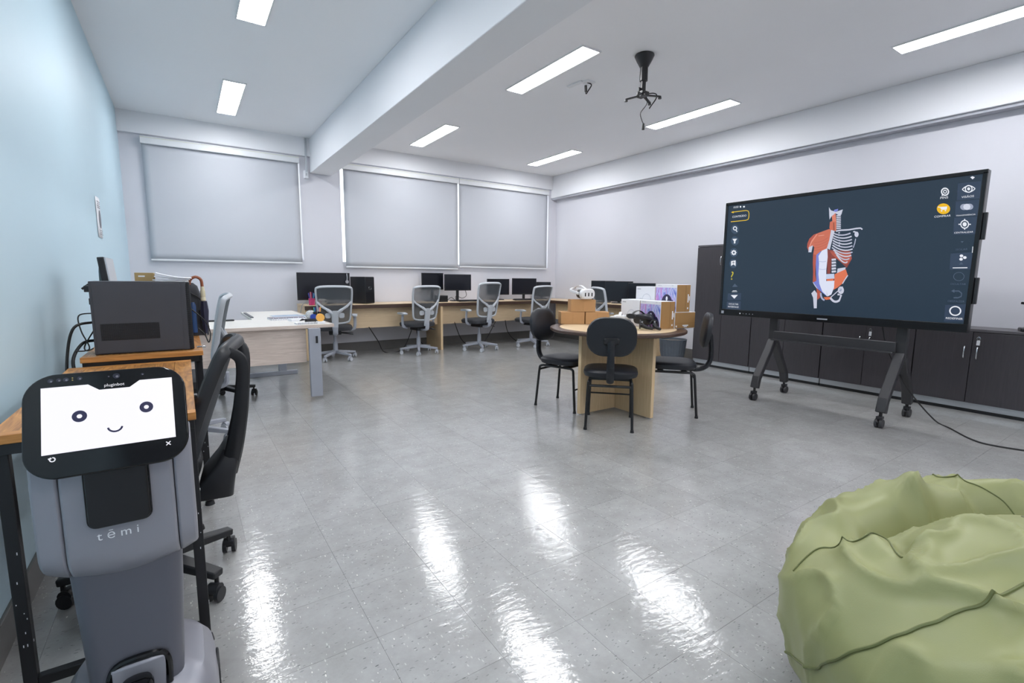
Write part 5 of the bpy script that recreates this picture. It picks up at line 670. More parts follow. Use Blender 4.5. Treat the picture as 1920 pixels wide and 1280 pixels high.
tag(M().box((0.99, 5.60, DZ+0.012), (0.16, 0.13, 0.024), (0, 0, 0.15)).build('paper_stack', PAPER, bev=0.001), 'stack of white paper beside the spiral binder on the pale desk', 'paper')
BLUEP = mat('blue_plastic', (40, 70, 160), 0.35); ORANGE = mat('orange_plastic', (240, 180, 90), 0.4); TEAL = mat('teal_plastic', (60, 170, 165), 0.4); PINK = mat('pink_plastic', (225, 150, 160), 0.4); PURP = mat('purple_plastic', (96, 70, 160), 0.4); REDP = mat('magenta_plastic', (190, 60, 110), 0.45, var=0.4, scale=60)
tp = thing('tape_dispenser', 'dark blue tape dispenser at the front right of the pale desk', 'dispenser', (1.08, 5.34, DZ), R(10))
M().stack([[(x, y*s, z) for x, y in rrect(0.13, 0.06, 0.02)] for s, z in ((1, 0), (1, 0.025), (0.5, 0.04))]).build('body', BLACKP, tp)
M().lathe([(0.016, -0.01), (0.032, -0.01), (0.032, 0.01), (0.016, 0.01)], 20).build('tape_roll', BLUEP, tp).rotation_euler = (PI/2, 0, 0); tp.children[-1].location = (0.02, 0, 0.055)
for k in range(4): M().bar((-0.06, (k-1.5)*0.012, 0.03), (-0.11, (k-1.5)*0.022, 0.045-0.008*k), 0.01, 0.006).build('cutter_tooth', BLACKM, tp)
ob = thing('tape_roll', 'pale orange tape roll on a white stub at the desk corner', 'tape', (1.13, 5.17, DZ)); M().box((0, 0, 0.012), (0.08, 0.05, 0.024)).build('holder', PAPER, ob, bev=0.004)
M().lathe([(0.01, -0.014), (0.04, -0.014), (0.04, 0.014), (0.01, 0.014)], 24).build('roll', ORANGE, ob).rotation_euler = (PI/2, 0, 0); ob.children[-1].location = (0, 0, 0.062)
gl = thing('patterned_ball', 'round black and white patterned ball on the pale desk', 'ball', (1.13, 5.62, DZ)); bmat = mat('ball_pattern', (190, 192, 196), 0.3, var=0.9, scale=70)
M().lathe([(max(0.001, 0.055*math.sin(a)), 0.055-0.055*math.cos(a)) for a in [k*PI/10 for k in range(11)]], 20).build('ball', bmat, gl); M().lathe([(0.012, 0.105), (0.014, 0.112), (0.004, 0.118)], 12).build('cap', BLACKP, gl)
ph = thing('pen_holder', 'tall black double pen holder at the right edge of the pale desk', 'pen holder', (1.17, 5.48, DZ))
for q in (-1, 1): M().lathe([(0.018, 0), (0.02, 0.004), (0.022, 0.1), (0.019, 0.1), (0.017, 0.01)], 16, (q*0.024, 0, 0)).build('cup', BLACKP, ph)
for q, m_, dx in ((-1, TEAL, -0.008), (-1, BLUEP, 0.01), (1, PINK, 0.0), (1, ORANGE, 0.012)): M().cyl((q*0.024, 0, 0.02), (q*0.024+dx, 0.004, 0.148), 0.005, n=8).build('marker', m_, ph)
tag(M().box((0.3, 5.9, DZ+0.008), (0.24, 0.05, 0.016), (0, 0, 0.05)).build('pen_case', BLACKP, bev=0.006), 'long slim black pen case at the back edge of the pale desk', 'case')
tag(M().box((0.62, 6.6, DZ+0.006), (0.03, 0.8, 0.012), (0, 0, 0.0)).build('ruler', mat('ruler_grey', (92, 94, 98), 0.4), bev=0.001), 'dark ruler lying along the inner edge of the pale desk', 'ruler')
# cup with pens and mug on the counter end
pcup = thing('pen_cup', 'patterned magenta cup full of pens at the left end of the counter', 'cup', (1.52, 7.44, CZ))
M().lathe([(0.036, 0), (0.04, 0.004), (0.044, 0.1), (0.04, 0.1), (0.036, 0.01)], 18).build('cup', REDP, pcup)
for k, m_ in enumerate((BLUEP, PURP, PINK, BLUEP, PURP, REDP, TEAL)):
    a = k*0.9; M().cyl((0.015*math.cos(a), 0.015*math.sin(a), 0.015), (0.045*math.cos(a), 0.03*math.sin(a), 0.17+0.01*(k % 3)), 0.0045, n=8).build('pen', m_, pcup)
mug = thing('mug', 'white mug beside the pen cup at the end of the counter', 'mug', (1.66, 7.45, CZ))
M().lathe([(0.038, 0), (0.042, 0.004), (0.043, 0.09), (0.039, 0.09), (0.037, 0.012)], 20).build('body', mat('glazed_white', (236, 234, 224), 0.2), mug)
M().tube(smooth_path([(0.042, 0, 0.075), (0.07, 0, 0.068), (0.072, 0, 0.035), (0.042, 0, 0.022)], 4), 0.006, 8).build('handle', MATS['glazed_white'], mug)
M().box((-0.02, -0.0385, 0.05), (0.012, 0.006, 0.03)).build('print', PINK, mug)
tag(M().tube(smooth_path([(1.36, 7.5, 0.62), (1.38, 7.42, 0.79), (1.44, 7.5, 0.83), (1.5, 7.62, 0.806)], 6), 0.004, 6).build('thin_cable', MIDG), 'thin grey cable over the left end of the counter', 'cable')

# ------------------------------------------------------------------ wooden tables by the blue wall
def plank_table(name, label, x0, x1, y0, y1, z, legs_y, planks=7):
    t = thing(name, label, 'table', ((x0+x1)/2, (y0+y1)/2, 0)); w, d = x1-x0, y1-y0
    for s in (-1, 1): M().box((0, s*(d/2-0.02), z-0.0125), (w, 0.04, 0.025)).build('end_board', RUSTICX, t, bev=0.002)
    pw = w/planks
    for i in range(planks): M().box((-w/2+(i+0.5)*pw, 0, z-0.013), (pw-0.0012, d-0.082, 0.024)).build('plank', RUSTIC, t, bev=0.001)
    fr = M()
    for s in (-1, 1): fr.box((s*(w/2-0.02), 0, z-0.04), (0.03, d-0.02, 0.03)); fr.box((0, s*(d/2-0.02), z-0.04), (w-0.04, 0.03, 0.03))
    fr.build('apron', BLACKM, t, bev=0.002)
    for s in (-1, 1):
        for y in legs_y:
            g = M().box((s*(w/2-0.02), y-(y0+y1)/2, (z-0.05)/2+0.012), (0.03, 0.03, z-0.055-0.02)).build('leg', mat('chipped_black_paint', (26, 26, 29), 0.4, var=0.1), t, bev=0.002)
            M().cyl((s*(w/2-0.02), y-(y0+y1)/2, 0), (s*(w/2-0.02), y-(y0+y1)/2, 0.02), 0.024, 0.02, 12).build('foot', BLACKP, g)
            ch_ = M(); rr = random.Random(int(y*100+s))
            for k in range(9):
                zz = rr.choice((0.18, 0.3, 0.42, 0.5))+rr.uniform(-0.05, 0.05); fy = -0.0155 if rr.random() < 0.6 else 0
                ch_.box((s*(w/2-0.02)+(rr.uniform(-0.012, 0.012) if fy else 0.0155), y-(y0+y1)/2+(fy or rr.uniform(-0.012, 0.012)), zz), (0.002 if fy else 0.001, 0.001 if fy else 0.002, rr.uniform(0.002, 0.008)))
            ch_.build('paint_chips', PAPER, g, smooth=False)['kind'] = 'stuff'
    for y in legs_y: M().box((0, y-(y0+y1)/2, 0.06), (w-0.07, 0.025, 0.03)).build('stretcher', BLACKM, t, bev=0.002)
    return t
plank_table('plank_table', 'honey-coloured plank table with black frame right behind the robot', -0.455, 0.005, 1.755, 2.885, 0.80, (1.80, 2.67))
plank_table('plank_table', 'taller wooden table carrying the big black computer tower', -0.415, 0.06, 2.90, 3.78, 0.84, (2.95, 3.72))
gp = thing('computer_tower', 'big charcoal computer tower lying broadside on the wooden table', 'computer', (-0.175, 3.06, 0.84))
GPM = mat('tower_charcoal', (66, 66, 72), 0.48, var=0.1, scale=6)
M().box((-0.005, 0, 0.174), (0.375, 0.19, 0.345)).build('case', GPM, gp, bev=0.003)
M().box((-0.012, -0.0965, 0.172), (0.34, 0.004, 0.33)).build('side_panel', GPM, gp, bev=0.001)
gr = M()
for i in range(29): gr.box((-0.16+i*0.0078, -0.099, 0.107), (0.0026, 0.003, 0.078))
for j in range(11): gr.box((-0.051, -0.0995, 0.071+j*0.0072), (0.224, 0.003, 0.0022))
gr.build('vent_grille', BLACKP, gp, smooth=False)['kind'] = 'stuff'
M().box((-0.051, -0.0982, 0.107), (0.226, 0.0012, 0.08)).build('vent_recess', mat('vent_dark', (40, 40, 44), 0.6), gp)
fs = M().box((0.19, 0, 0.174), (0.02, 0.185, 0.34)).build('front_panel', BLACKP, gp, bev=0.003)
for i in range(34): M().box((0.186, -0.094, 0.016+i*0.0095), (0.012, 0.004, 0.0045)).build('slot', BLACKM, fs, smooth=False)
M().box((-0.205, 0.02, 0.31), (0.025, 0.1, 0.03)).box((-0.199, 0.02, 0.25), (0.012, 0.08, 0.03)).build('port_bracket', BLACKP, gp, bev=0.002)
for k, (pts, lb) in enumerate((([(-0.375, 3.05, 0.99), (-0.44, 3.02, 0.97), (-0.47, 3.0, 0.85), (-0.47, 2.95, 0.7), (-0.42, 2.9, 0.62)], 'thick black cable arching from the back of the charcoal tower'),
                     ([(-0.375, 3.08, 0.90), (-0.42, 3.04, 0.89), (-0.45, 2.98, 0.82), (-0.43, 2.92, 0.72), (-0.40, 2.86, 0.6)], 'black cable nearest the table edge behind the charcoal tower'),
                     ([(-0.375, 3.1, 1.03), (-0.43, 3.1, 1.02), (-0.42, 3.05, 0.95), (-0.39, 3.0, 0.87), (-0.44, 3.0, 0.86)], 'thin black cable tangle against the blue wall'),
                     ([(-0.375, 3.06, 0.95), (-0.41, 3.03, 0.88), (-0.40, 3.0, 0.86), (-0.375, 3.0, 0.87)], 'short thin cable at the lower rear corner of the charcoal tower'))):
    tag(M().tube(smooth_path(pts, 7), (0.006, 0.007, 0.003, 0.003)[k], 8).build('computer_cable', CABLE), lb, 'cable')
us = thing('usb_lead', 'short black lead with plug hanging off the front of the charcoal tower', 'cable', (0.03, 3.06, 0.84))
M().tube(smooth_path([(-0.005, 0.02, 0.2), (0.05, -0.02, 0.14), (0.07, -0.06, 0.08), (0.06, -0.08, 0.03), (0.045, -0.06, 0.07), (0.02, -0.02, 0.1)], 6), 0.003, 6).build('lead', CABLE, us)
M().box((0.025, -0.1, 0.012), (0.04, 0.012, 0.008)).build('plug', CHROME, us, bev=0.002)
# slim monitor seen edge-on, box, papers, umbrella and bag behind the tower
t = thing('monitor', 'slim monitor seen edge-on above the charcoal tower by the blue wall', 'monitor', (-0.33, 3.52, 0.84), R(90))
M().box((0, 0.012, 0.32), (0.34, 0.03, 0.3), (-0.09, 0, 0)).build('housing', BLACKP, t, bev=0.004)
M().box((0, -0.006, 0.32), (0.335, 0.006, 0.295), (-0.09, 0, 0)).build('panel', mat('screen_white_edge', (200, 204, 210), 0.3), t)
M().stack([[(x*s, 0.03+y_, 0.32+z*s) for x, z in rrect(0.24, 0.24, 0.03)] for s, y_ in ((1, -0.01), (0.8, 0.015), (0.5, 0.02))]).build('back_bulge', mat('monitor_teal_grey', (72, 92, 98), 0.4), t)
M().bar((0, 0.03, 0.01), (0, 0.035, 0.25), 0.04, 0.02, (0, 1, 0)).build('neck', BLACKP, t); M().box((0, 0.03, 0.006), (0.18, 0.09, 0.012)).build('base', BLACKP, t, bev=0.004)
M().tube(smooth_path([(-0.1, 0.035, 0.32), (-0.1, 0.08, 0.33), (-0.1, 0.12, 0.3)], 4), 0.006, 6).build('lead', CABLE, t)
bx = thing('cardboard_box', 'small tan cardboard box behind the charcoal tower', 'box', (-0.185, 3.58, 0.84), 0.0)
M().box((0, 0, 0.195), (0.088, 0.16, 0.39)).build('carton', mat('tan_board', (176, 150, 102), 0.7), bx, bev=0.002); M().box((-0.012, -0.081, 0.37), (0.03, 0.002, 0.008)).build('label', PAPER, bx)
bt = thing('computer_tower', 'second dark computer case, almost hidden behind the charcoal tower, papers on top', 'computer', (-0.075, 3.55, 0.84)); M().box((0, 0, 0.17), (0.115, 0.3, 0.34)).build('case', BLACKP, bt, bev=0.003); M().box((0, -0.152, 0.17), (0.11, 0.006, 0.32)).build('front_panel', BLACKM, bt, bev=0.002)
for k in range(3): tag(M().grid(lambda u, v: (-0.06+(u-0.5)*0.17+0.008*k, 3.53+(v-0.5)*0.24, 1.184+0.008*k+0.012*(1-u)**2*(k+0.4)+0.003*math.sin(v*5)), 8, 6).build('paper_sheet', PAPER, solid=0.003), ['bottom sheaf of white paper on top of the hidden computer case', 'middle sheaf of white paper on top of the hidden computer case', 'top curled sheaf of white paper above the charcoal tower'][k], 'paper')
um = thing('umbrella', 'closed umbrella with brown crook handle beside the charcoal tower', 'umbrella', (0.085, 3.55, 0.84))
M().tube(smooth_path([(-0.058, 0, 0.32), (-0.05, 0, 0.352), (-0.022, 0, 0.368), (0.004, 0, 0.35), (0.008, 0, 0.31)], 5), 0.0085, 8).build('handle', mat('brown_handle', (150, 84, 52), 0.35), um)
M().cyl((0.008, 0, 0.31), (0.009, 0, 0.285), 0.0095, 0.0115, 12).build('ferrule', mat('cream_plastic', (222, 212, 180), 0.4), um); M().lathe([(0.01, 0.22), (0.014, 0.225), (0.014, 0.24), (0.011, 0.245), (0.014, 0.25), (0.013, 0.285)], 14, (0.009, 0, 0)).build('collar', MATS['cream_plastic'], um)
M().lathe([(0.004, 0.02), (0.014, 0.05), (0.022, 0.16), (0.016, 0.22)], 14, (0.012, 0, 0), lambda a, z: 1+0.12*math.sin(6*a)).build('canopy', mat('navy_cloth', (44, 44, 66), 0.7), um)
M().cyl((0.012, 0, 0), (0.012, 0, 0.025), 0.004, n=8).build('tip', CHROME, um)
bg = thing('backpack', 'dark grey bag with blue top slumped beside the umbrella', 'bag', (0.05, 3.68, 0.84))
M().stack([[(x*s+dx, y*s, z) for x, y in rrect(0.11, 0.1, 0.03)] for s, z, dx in ((0.9, 0, 0.015), (1.05, 0.05, 0.012), (1.0, 0.14, 0.0), (0.8, 0.26, -0.01), (0.6, 0.31, -0.012), (0.2, 0.33, -0.012))]).build('sack', mat('grey_cloth', (60, 61, 66), 0.8, bump=0.4, bscale=60), bg)
M().stack([[(x*s-0.01, y*s-0.045, z) for x, y in rrect(0.03, 0.03, 0.012)] for s, z in ((1, 0.02), (1, 0.19), (0.5, 0.21))]).build('blue_bottle', mat('bottle_blue', (46, 78, 128), 0.3), bg)
M().tube(smooth_path([(-0.02, -0.05, 0.27), (0.035, -0.06, 0.22), (0.06, -0.06, 0.1), (0.05, -0.06, 0.03), (0.03, -0.06, 0.08), (0.02, -0.06, 0.16)], 6), 0.004, 6).build('strap', CABLE, bg)
# notice on the blue wall
nb = thing('wall_notice', 'white printed notice with a dark picture on the blue wall', 'notice', (XL, 5.42, 1.69))
M().grid(lambda u, v: (0.004+0.006*math.sin(u*3)*v, (u-0.5)*0.24, (v-0.5)*0.33), 4, 4).build('sheet', PAPER, nb, solid=0.001)
gi = mat('printed_grey', (120, 122, 132), 0.6, var=0.2, scale=30)
M().prism([(0.05*math.cos(i*PI/10), 0.075*math.sin(i*PI/10)-0.01) for i in range(20)], (0.009, 0.02, 0), (0, 1, 0), (0, 0, 1), 0, 0.001).build('picture', gi, nb)
ln = M()
for i in range(4): ln.box((0.0095, 0, 0.13-i*0.016), (0.001, 0.17-0.03*(i % 2), 0.005))
for i in range(3): ln.box((0.0115, 0.01, -0.105-i*0.016), (0.001, 0.18-0.04*(i % 2), 0.004))
ln.build('printed_lines', gi, nb, smooth=False)

# ------------------------------------------------------------------ telepresence robot
rb = thing('service_robot', 'grey service robot with a smiling tablet face in the left foreground', 'robot', (-0.157, 1.40, 0))
SHELL = mat('robot_shell_grey', (148, 148, 156), 0.36, metal=0.25, var=0.02)
SHELLD = mat('robot_stem_grey', (98, 99, 108), 0.38, metal=0.25, var=0.02)
GLOSSB = mat('gloss_black', (8, 8, 10), 0.08, var=0.02)
# base with drive wheels
M().stack([[(x*s, 0.12+y*s, z) for x, y in rrect(0.335, 0.40, 0.13, 8)] for s, z in ((0.93, 0.012), (1, 0.03), (1.0, 0.10), (0.95, 0.155), (0.82, 0.19), (0.6, 0.205))]).build('base', SHELL, rb)
M().stack([[(x, 0.12+y, z) for x, y in rrect(0.345, 0.41, 0.135, 8)] for z in (0.01, 0.03)]).build('bumper', BLACKP, rb)
for s in (-1, 1): M().cyl((s*0.15, 0.16, 0.06), (s*0.172, 0.16, 0.06), 0.06, n=24).build('drive_wheel', BLACKP, rb, bev=0.004)
# stem
def stemring(z, w, y0, d): return [(x, y0+d/2+y, z) for x, y in rrect(w, d, 0.035, 5)]
M().stack([stemring(0.18, 0.185, 0.0, 0.16), stemring(0.30, 0.196, 0.01, 0.13), stemring(0.42, 0.21, 0.015, 0.11), stemring(0.56, 0.222, 0.012, 0.11)]).build('stem', SHELLD, rb)
ap = smooth_path([(-0.052, -0.004, 0.20), (-0.052, 0.0, 0.255), (-0.03, 0.004, 0.285), (0.04, 0.004, 0.285), (0.062, 0.0, 0.262), (0.062, -0.004, 0.2)], 5)
ar = M().tube(ap, 0.008, 8).build('arch_trim', GLOSSB, rb)
M().box((0.005, -0.001, 0.235), (0.11, 0.012, 0.09)).build('arch_recess', SHELL, ar, bev=0.01)
M().lathe([(0.03, 0.0), (0.034, 0.012), (0.034, 0.035), (0.03, 0.045), (0.018, 0.05)], 24, (0.0, -0.03, 0.205)).build('sensor_dome', GLOSSB, ar)
# torso shell: central panel and two side shells
def torso(x0, x1, z0, z1, y0, y1, bulge):
    def fn(u, v):
        x = x0+(x1-x0)*u; z = z0(x)+(z1(x)-z0(x))*v
        t = (v-0.12); curl = 0.05*max(0, 0.22-v)**2/0.0484
        return (x, y0-bulge*(1-(x/0.15)**2)*0.6 + curl + 0.035*max(0, v-0.75), z)
    return fn
zb = lambda x: 0.502+0.10*(abs(x)/0.15)**2*0.35; zt = lambda x: 0.845-0.02*(abs(x)/0.15)**2
def shell(x0, x1, name, m, nx=14, off=0.0):
    f = torso(x0, x1, zb, zt, -0.01, 0, 0.02); g = M(); nv = 16
    pts = [[Vector(f(i/nx, j/nv))+Vector((0, off, 0)) for i in range(nx+1)] for j in range(nv+1)]
    vs = [p for r in pts for p in r] + [p+Vector((0, 0.17-(p.z-0.5)*0.05, 0)) for r in pts for p in r]; w = nx+1; N = w*(nv+1); fs = []
    for j in range(nv):
        for i in range(nx):
            a = j*w+i; fs.append((a, a+1, a+w+1, a+w)); fs.append((N+a, N+a+w, N+a+w+1, N+a+1))
    for j in range(nv):
        for i in (0, nx):
            a = j*w+i; fs.append((a, a+w, N+a+w, N+a))
    for i in range(nx):
        for j in (0, nv):
            a = j*w+i; fs.append((a, N+a, N+a+1, a+1))
    g.add(vs, fs); return g.build(name, m, rb, bev=0.006, ang=50)
fpn = shell(-0.1, 0.106, 'front_panel', SHELL)
shell(-0.149, -0.1012, 'side_shell', SHELL, 6, 0.004); shell(0.1072, 0.146, 'side_shell', SHELL, 6, 0.004)
# black neck plate
np_ = rrect(0.112, 0.2, 0.016, 5)
M().prism(np_, (0.002, -0.027, 0.755), (1, 0, 0), (0, 0.03, 1), -0.004, 0.010).build('neck_plate', BLACKM, rb, bev=0.003)
M().tube([(0.002+x*1.02, -0.0265+y*0.03, 0.755+y*1.01) for x, y in np_], 0.0025, 6, True).build('neck_trim', GLOSSB, rb)
M().cyl((-0.04, 0.02, 0.862), (0.04, 0.02, 0.862), 0.02, n=16).build('tilt_hinge', BLACKP, rb)
LOGOW = mat('logo_white', (235, 236, 240), 0.4)
text('logo_lettering', 'tēmi', fpn, LOGOW, (-0.005, -0.0315, 0.634), (1, 0, 0), (0, 0, 1), width=0.075, depth=0.0006, spacing=1.55)
# head tablet, tilted back
hd = bpy.data.objects.new('head_tablet', None)
tilt = R(24); O = Vector((0.0, -0.018, 0.897)); U = Vector((1, 0, 0)); Vv = Vector((0, math.sin(tilt), math.cos(tilt))); Wn = U.cross(Vv)   # Wn towards the viewer
HP = lambda u, v, d=0.0: O+U*u+Vv*v+Wn*d
def hplate(w, h, r, d0, d1, cu=0.0, cv=0.0): return M().prism([(cu+a, cv+b) for a, b in rrect(w, h, r, 10)], O, U, Vv, d0, d1)
hb = hplate(0.288, 0.228, 0.058, -0.014, 0.0).build('head_tablet', GLOSSB, rb, bev=0.003)
hplate(0.284, 0.224, 0.056, -0.022, -0.014).build('head_rear', BLACKP, hb, bev=0.004)
a0, a1, b0, b1 = -0.114, 0.118, -0.061, 0.084
face = [(a0, b0), (a1, b0), (a1, b1), (0.056, b1), (0.037, b1-0.0145), (-0.017, b1-0.0145), (-0.036, b1), (a0, b1)]
FACEW = emat('face_white', (245, 244, 253), 1.05, 0.3); FACEB = emat('face_navy', (36, 34, 72), 0.9, 0.3)
M().prism(face, O, U, Vv, 0.0003, 0.0008).build('face_screen', FACEW, hb, smooth=False)
for cu, cv in ((-0.052, 0.014), (0.066, 0.018)):
    M().prism([(cu+0.0128*math.cos(k*PI/16), cv+0.0128*math.sin(k*PI/16)) for k in range(32)], O, U, Vv, 0.0009, 0.0012).build('eye', FACEB, hb, smooth=False)
    M().prism([(cu+0.0046*math.cos(k*PI/10), cv+0.0046*math.sin(k*PI/10)) for k in range(20)], O, U, Vv, 0.0013, 0.0015).build('pupil', FACEW, hb, smooth=False)
M().tube([HP(0.008+0.0125*math.cos(a), -0.018+0.0115*math.sin(a), 0.0011) for a in [PI*1.04+k*PI*0.92/14 for k in range(15)]], 0.0019, 8, sq=0.35, up=Wn).build('smile', FACEB, hb)
ICW = emat('icon_white', (240, 240, 248), 0.9, 0.3)
x_ = M()
for s in (-1, 1): x_.bar(HP(0.103-0.0042, b0-0.0125-s*0.0042, 0.0006), HP(0.103+0.0042, b0-0.0125+s*0.0042, 0.0006), 0.002, 0.0006, Wn)
x_.build('close_icon', ICW, hb, smooth=False)
M().tube([HP(-0.097+0.0042*math.cos(a), b0-0.011+0.0042*math.sin(a), 0.0005) for a in [2.6+k*5.3/16 for k in range(17)]], 0.0011, 6, sq=0.4, up=Wn).bar(HP(-0.1035, b0-0.0095, 0.0006), HP(-0.0985, b0-0.0075, 0.0006), 0.0035, 0.0006, Wn).build('reload_icon', ICW, hb)
text('logo_lettering', 'pluginbot', hb, ICW, HP(0.010, b1-0.0065), U, Vv, width=0.036, depth=0.0014)
LENS = mat('lens_glass', (46, 46, 58), 0.1); LENSL = mat('lens_ring', (120, 118, 126), 0.2)
for u, v, r in ((-0.098, 0.0985, 0.0048), (-0.0845, 0.099, 0.0045), (-0.073, 0.099, 0.005), (-0.05, 0.0995, 0.0045), (0.014, 0.0985, 0.0065), (0.0, 0.0985, 0.0024), (0.062, 0.0975, 0.003)):
    le = M().cyl(HP(u, v, 0.0002), HP(u, v, 0.0012), r, n=18).build('camera_lens', LENS, hb)
    M().cyl(HP(u+r*0.2, v-r*0.2, 0.0012), HP(u+r*0.2, v-r*0.2, 0.0015), r*0.4, n=12).build('lens_core', LENSL, le)
for v in (0.097, 0.102): M().cyl(HP(-0.062, v, 0.0003), HP(-0.062, v, 0.0012), 0.0013, n=8).build('sensor_dot', mat('brass_dot', (170, 150, 80), 0.3), hb)

# ------------------------------------------------------------------ projector mount and ceiling outlet
pm = thing('projector_mount', 'black projector mount hanging from the ceiling without a projector', 'mount', (3.62, 3.25, ZC))
M().lathe([(0.085, -0.002), (0.088, -0.012), (0.07, -0.05), (0.042, -0.1), (0.037, -0.11)], 32).build('ceiling_cup', BLACKM, pm)
M().cyl((0, 0, -0.1), (0, 0, -0.225), 0.036).build('outer_tube', BLACKM, pm)
M().cyl((0, 0, -0.225), (0, 0, -0.32), 0.022).build('inner_tube', BLACKM, pm)
M().box((0, 0, -0.33), (0.09, 0.07, 0.025)).box((0, 0, -0.355), (0.06, 0.1, 0.015)).box((-0.02, 0.01, -0.31), (0.06, 0.012, 0.05)).build('tilt_head', BLACKM, pm, bev=0.003)
for k, a in enumerate((0.3, 2.3, 3.6, 5.4)):
    c, s = math.cos(a), math.sin(a)
    am = M().bar((c*0.03, s*0.03, -0.352), (c*0.15, s*0.15, -0.372), 0.024, 0.011).build('arm', BLACKM, pm, bev=0.002)
    M().cyl((c*0.15, s*0.15, -0.368), (c*0.15, s*0.15, -0.392), 0.012, 0.016, 10).build('arm_foot', BLACKP, am)
M().tube(smooth_path([(0.03, -0.01, -0.34), (0.035, -0.02, -0.42), (-0.01, 0.01, -0.5), (-0.005, 0.0, -0.56), (0.012, -0.01, -0.6)], 6), 0.0038, 6).build('hanging_cable', CABLE, pm)
M().cyl((0.012, -0.01, -0.595), (0.011, -0.008, -0.65), 0.009, 0.013, 10).build('cable_plug', CABLE, pm)
M().tube(smooth_path([(0.03, 0, -0.335), (0.09, -0.03, -0.32), (0.125, -0.05, -0.33), (0.12, -0.05, -0.37), (0.08, -0.035, -0.43), (0.06, -0.03, -0.46)], 6), 0.005, 6).build('looped_cable', CABLE, pm)
co = thing('ceiling_outlet', 'white ceiling outlet plate with a short black lead', 'outlet', (3.56, 4.03, ZC))
M().box((-0.02, 0.08, -0.008), (0.05, 0.2, 0.016), (0, 0, 0.1)).box((0.06, -0.03, -0.006), (0.12, 0.1, 0.012), (0, 0, 0.1)).build('plate', LFR, co, bev=0.003)
M().tube(smooth_path([(0.05, -0.03, -0.01), (0.09, -0.05, -0.03), (0.05, -0.04, -0.1), (0.035, -0.03, -0.12), (0.032, -0.02, -0.06)], 6), 0.006, 6).build('lead', CABLE, co)
M().cyl((0.034, -0.024, -0.04), (0.035, -0.028, -0.1), 0.014, n=10).build('plug', CABLE, co)

# ------------------------------------------------------------------ planter
pt = thing('planter', 'grey ribbed planter pot on the floor behind the round table', 'planter', (5.94, 4.56, 0))
PG = mat('slate_pot', (80, 87, 96), 0.5, var=0.2, scale=12)
M().lathe([(0.13, 0.0), (0.14, 0.01), (0.17, 0.16), (0.185, 0.33), (0.195, 0.345), (0.178, 0.345), (0.172, 0.30)], 72, (0, 0, 0), lambda a, z: 1+(0.05*abs(math.sin(12*a)) if 0.005 < z < 0.34 else 0.012)).build('pot', PG, pt)
M().lathe([(0.001, 0.30), (0.172, 0.302), (0.17, 0.318), (0.001, 0.325)], 36).build('soil', mat('pebble_soil', (96, 90, 84), 0.9, var=0.6, scale=90, bump=1.0, bscale=60), pt)

# ------------------------------------------------------------------ boxes and headsets on the round table
def carton(label, p, q, h, z, dep):
    p = Vector((p[0], p[1], 0)); q = Vector((q[0], q[1], 0)); d = (q-p); w = d.length; a = math.atan2(d.y, d.x); mid = (p+q)/2
    t = thing('cardboard_box', label, 'box', (mid.x, mid.y, z), a, 'plain brown cartons on the round table')   # front face at local y = 0
    M().box((0, dep/2, h/2), (w-0.004, dep, h-0.002)).build('carton', CARD, t, bev=0.002)
    fl_ = M().box((0, dep/2, h-0.0005), (w-0.004, 0.003, 0.002)).build('tape_seam', CARD2, t)
    M().box((0, -0.0006, h*0.5), (0.0015, 0.0012, h-0.01)).build('edge_seam', CARD2, t)
carton('plain brown carton at bottom left of the pile on the round table', (3.045, 3.665), (3.255, 3.550), 0.122, TZ, 0.15)
carton('plain brown carton at bottom right of the pile on the round table', (3.26, 3.547), (3.47, 3.432), 0.122, TZ, 0.15)
carton('plain brown carton on top of two others, carrying the white headset', (3.135, 3.625), (3.355, 3.505), 0.12, TZ+0.122, 0.15)
ART = bpy.data.materials.new('purple_box_art'); _n, _l, _b = nt(ART)
_tc = _n.new('ShaderNodeTexCoord'); _mp = _n.new('ShaderNodeMapping'); _mp.inputs['Scale'].default_value = (1, 3.2, 0.75); _mp.inputs['Rotation'].default_value = (0.5, 0, 0); _l.new(_tc.outputs['Object'], _mp.inputs['Vector'])
_no = _n.new('ShaderNodeTexNoise'); _no.inputs['Scale'].default_value = 10; _no.inputs['Distortion'].default_value = 0.8; _no.inputs['Detail'].default_value = 3; _l.new(_mp.outputs['Vector'], _no.inputs['Vector'])
_cr = _n.new('ShaderNodeValToRGB'); _e = _cr.color_ramp.elements; _e[0].position = 0.28; _e[0].color = lin((92, 108, 200)); _e[1].position = 0.75; _e[1].color = lin((188, 130, 205))
for _p, _c in ((0.4, (140, 150, 220)), (0.48, (205, 212, 238)), (0.55, (170, 130, 215)), (0.64, (222, 160, 205))):
    _q = _e.new(_p); _q.color = lin(_c)
_l.new(_no.outputs['Fac'], _cr.inputs['Fac']); _l.new(_cr.outputs['Color'], _b.inputs['Base Color']); _b.inputs['Roughness'].default_value = 0.3
DARKV = mat('print_dark_violet', (46, 42, 76), 0.35); PGREY = mat('print_pale_grey', (206, 208, 216), 0.4); BOXW = mat('box_white', (232, 233, 238), 0.4, var=0.01)
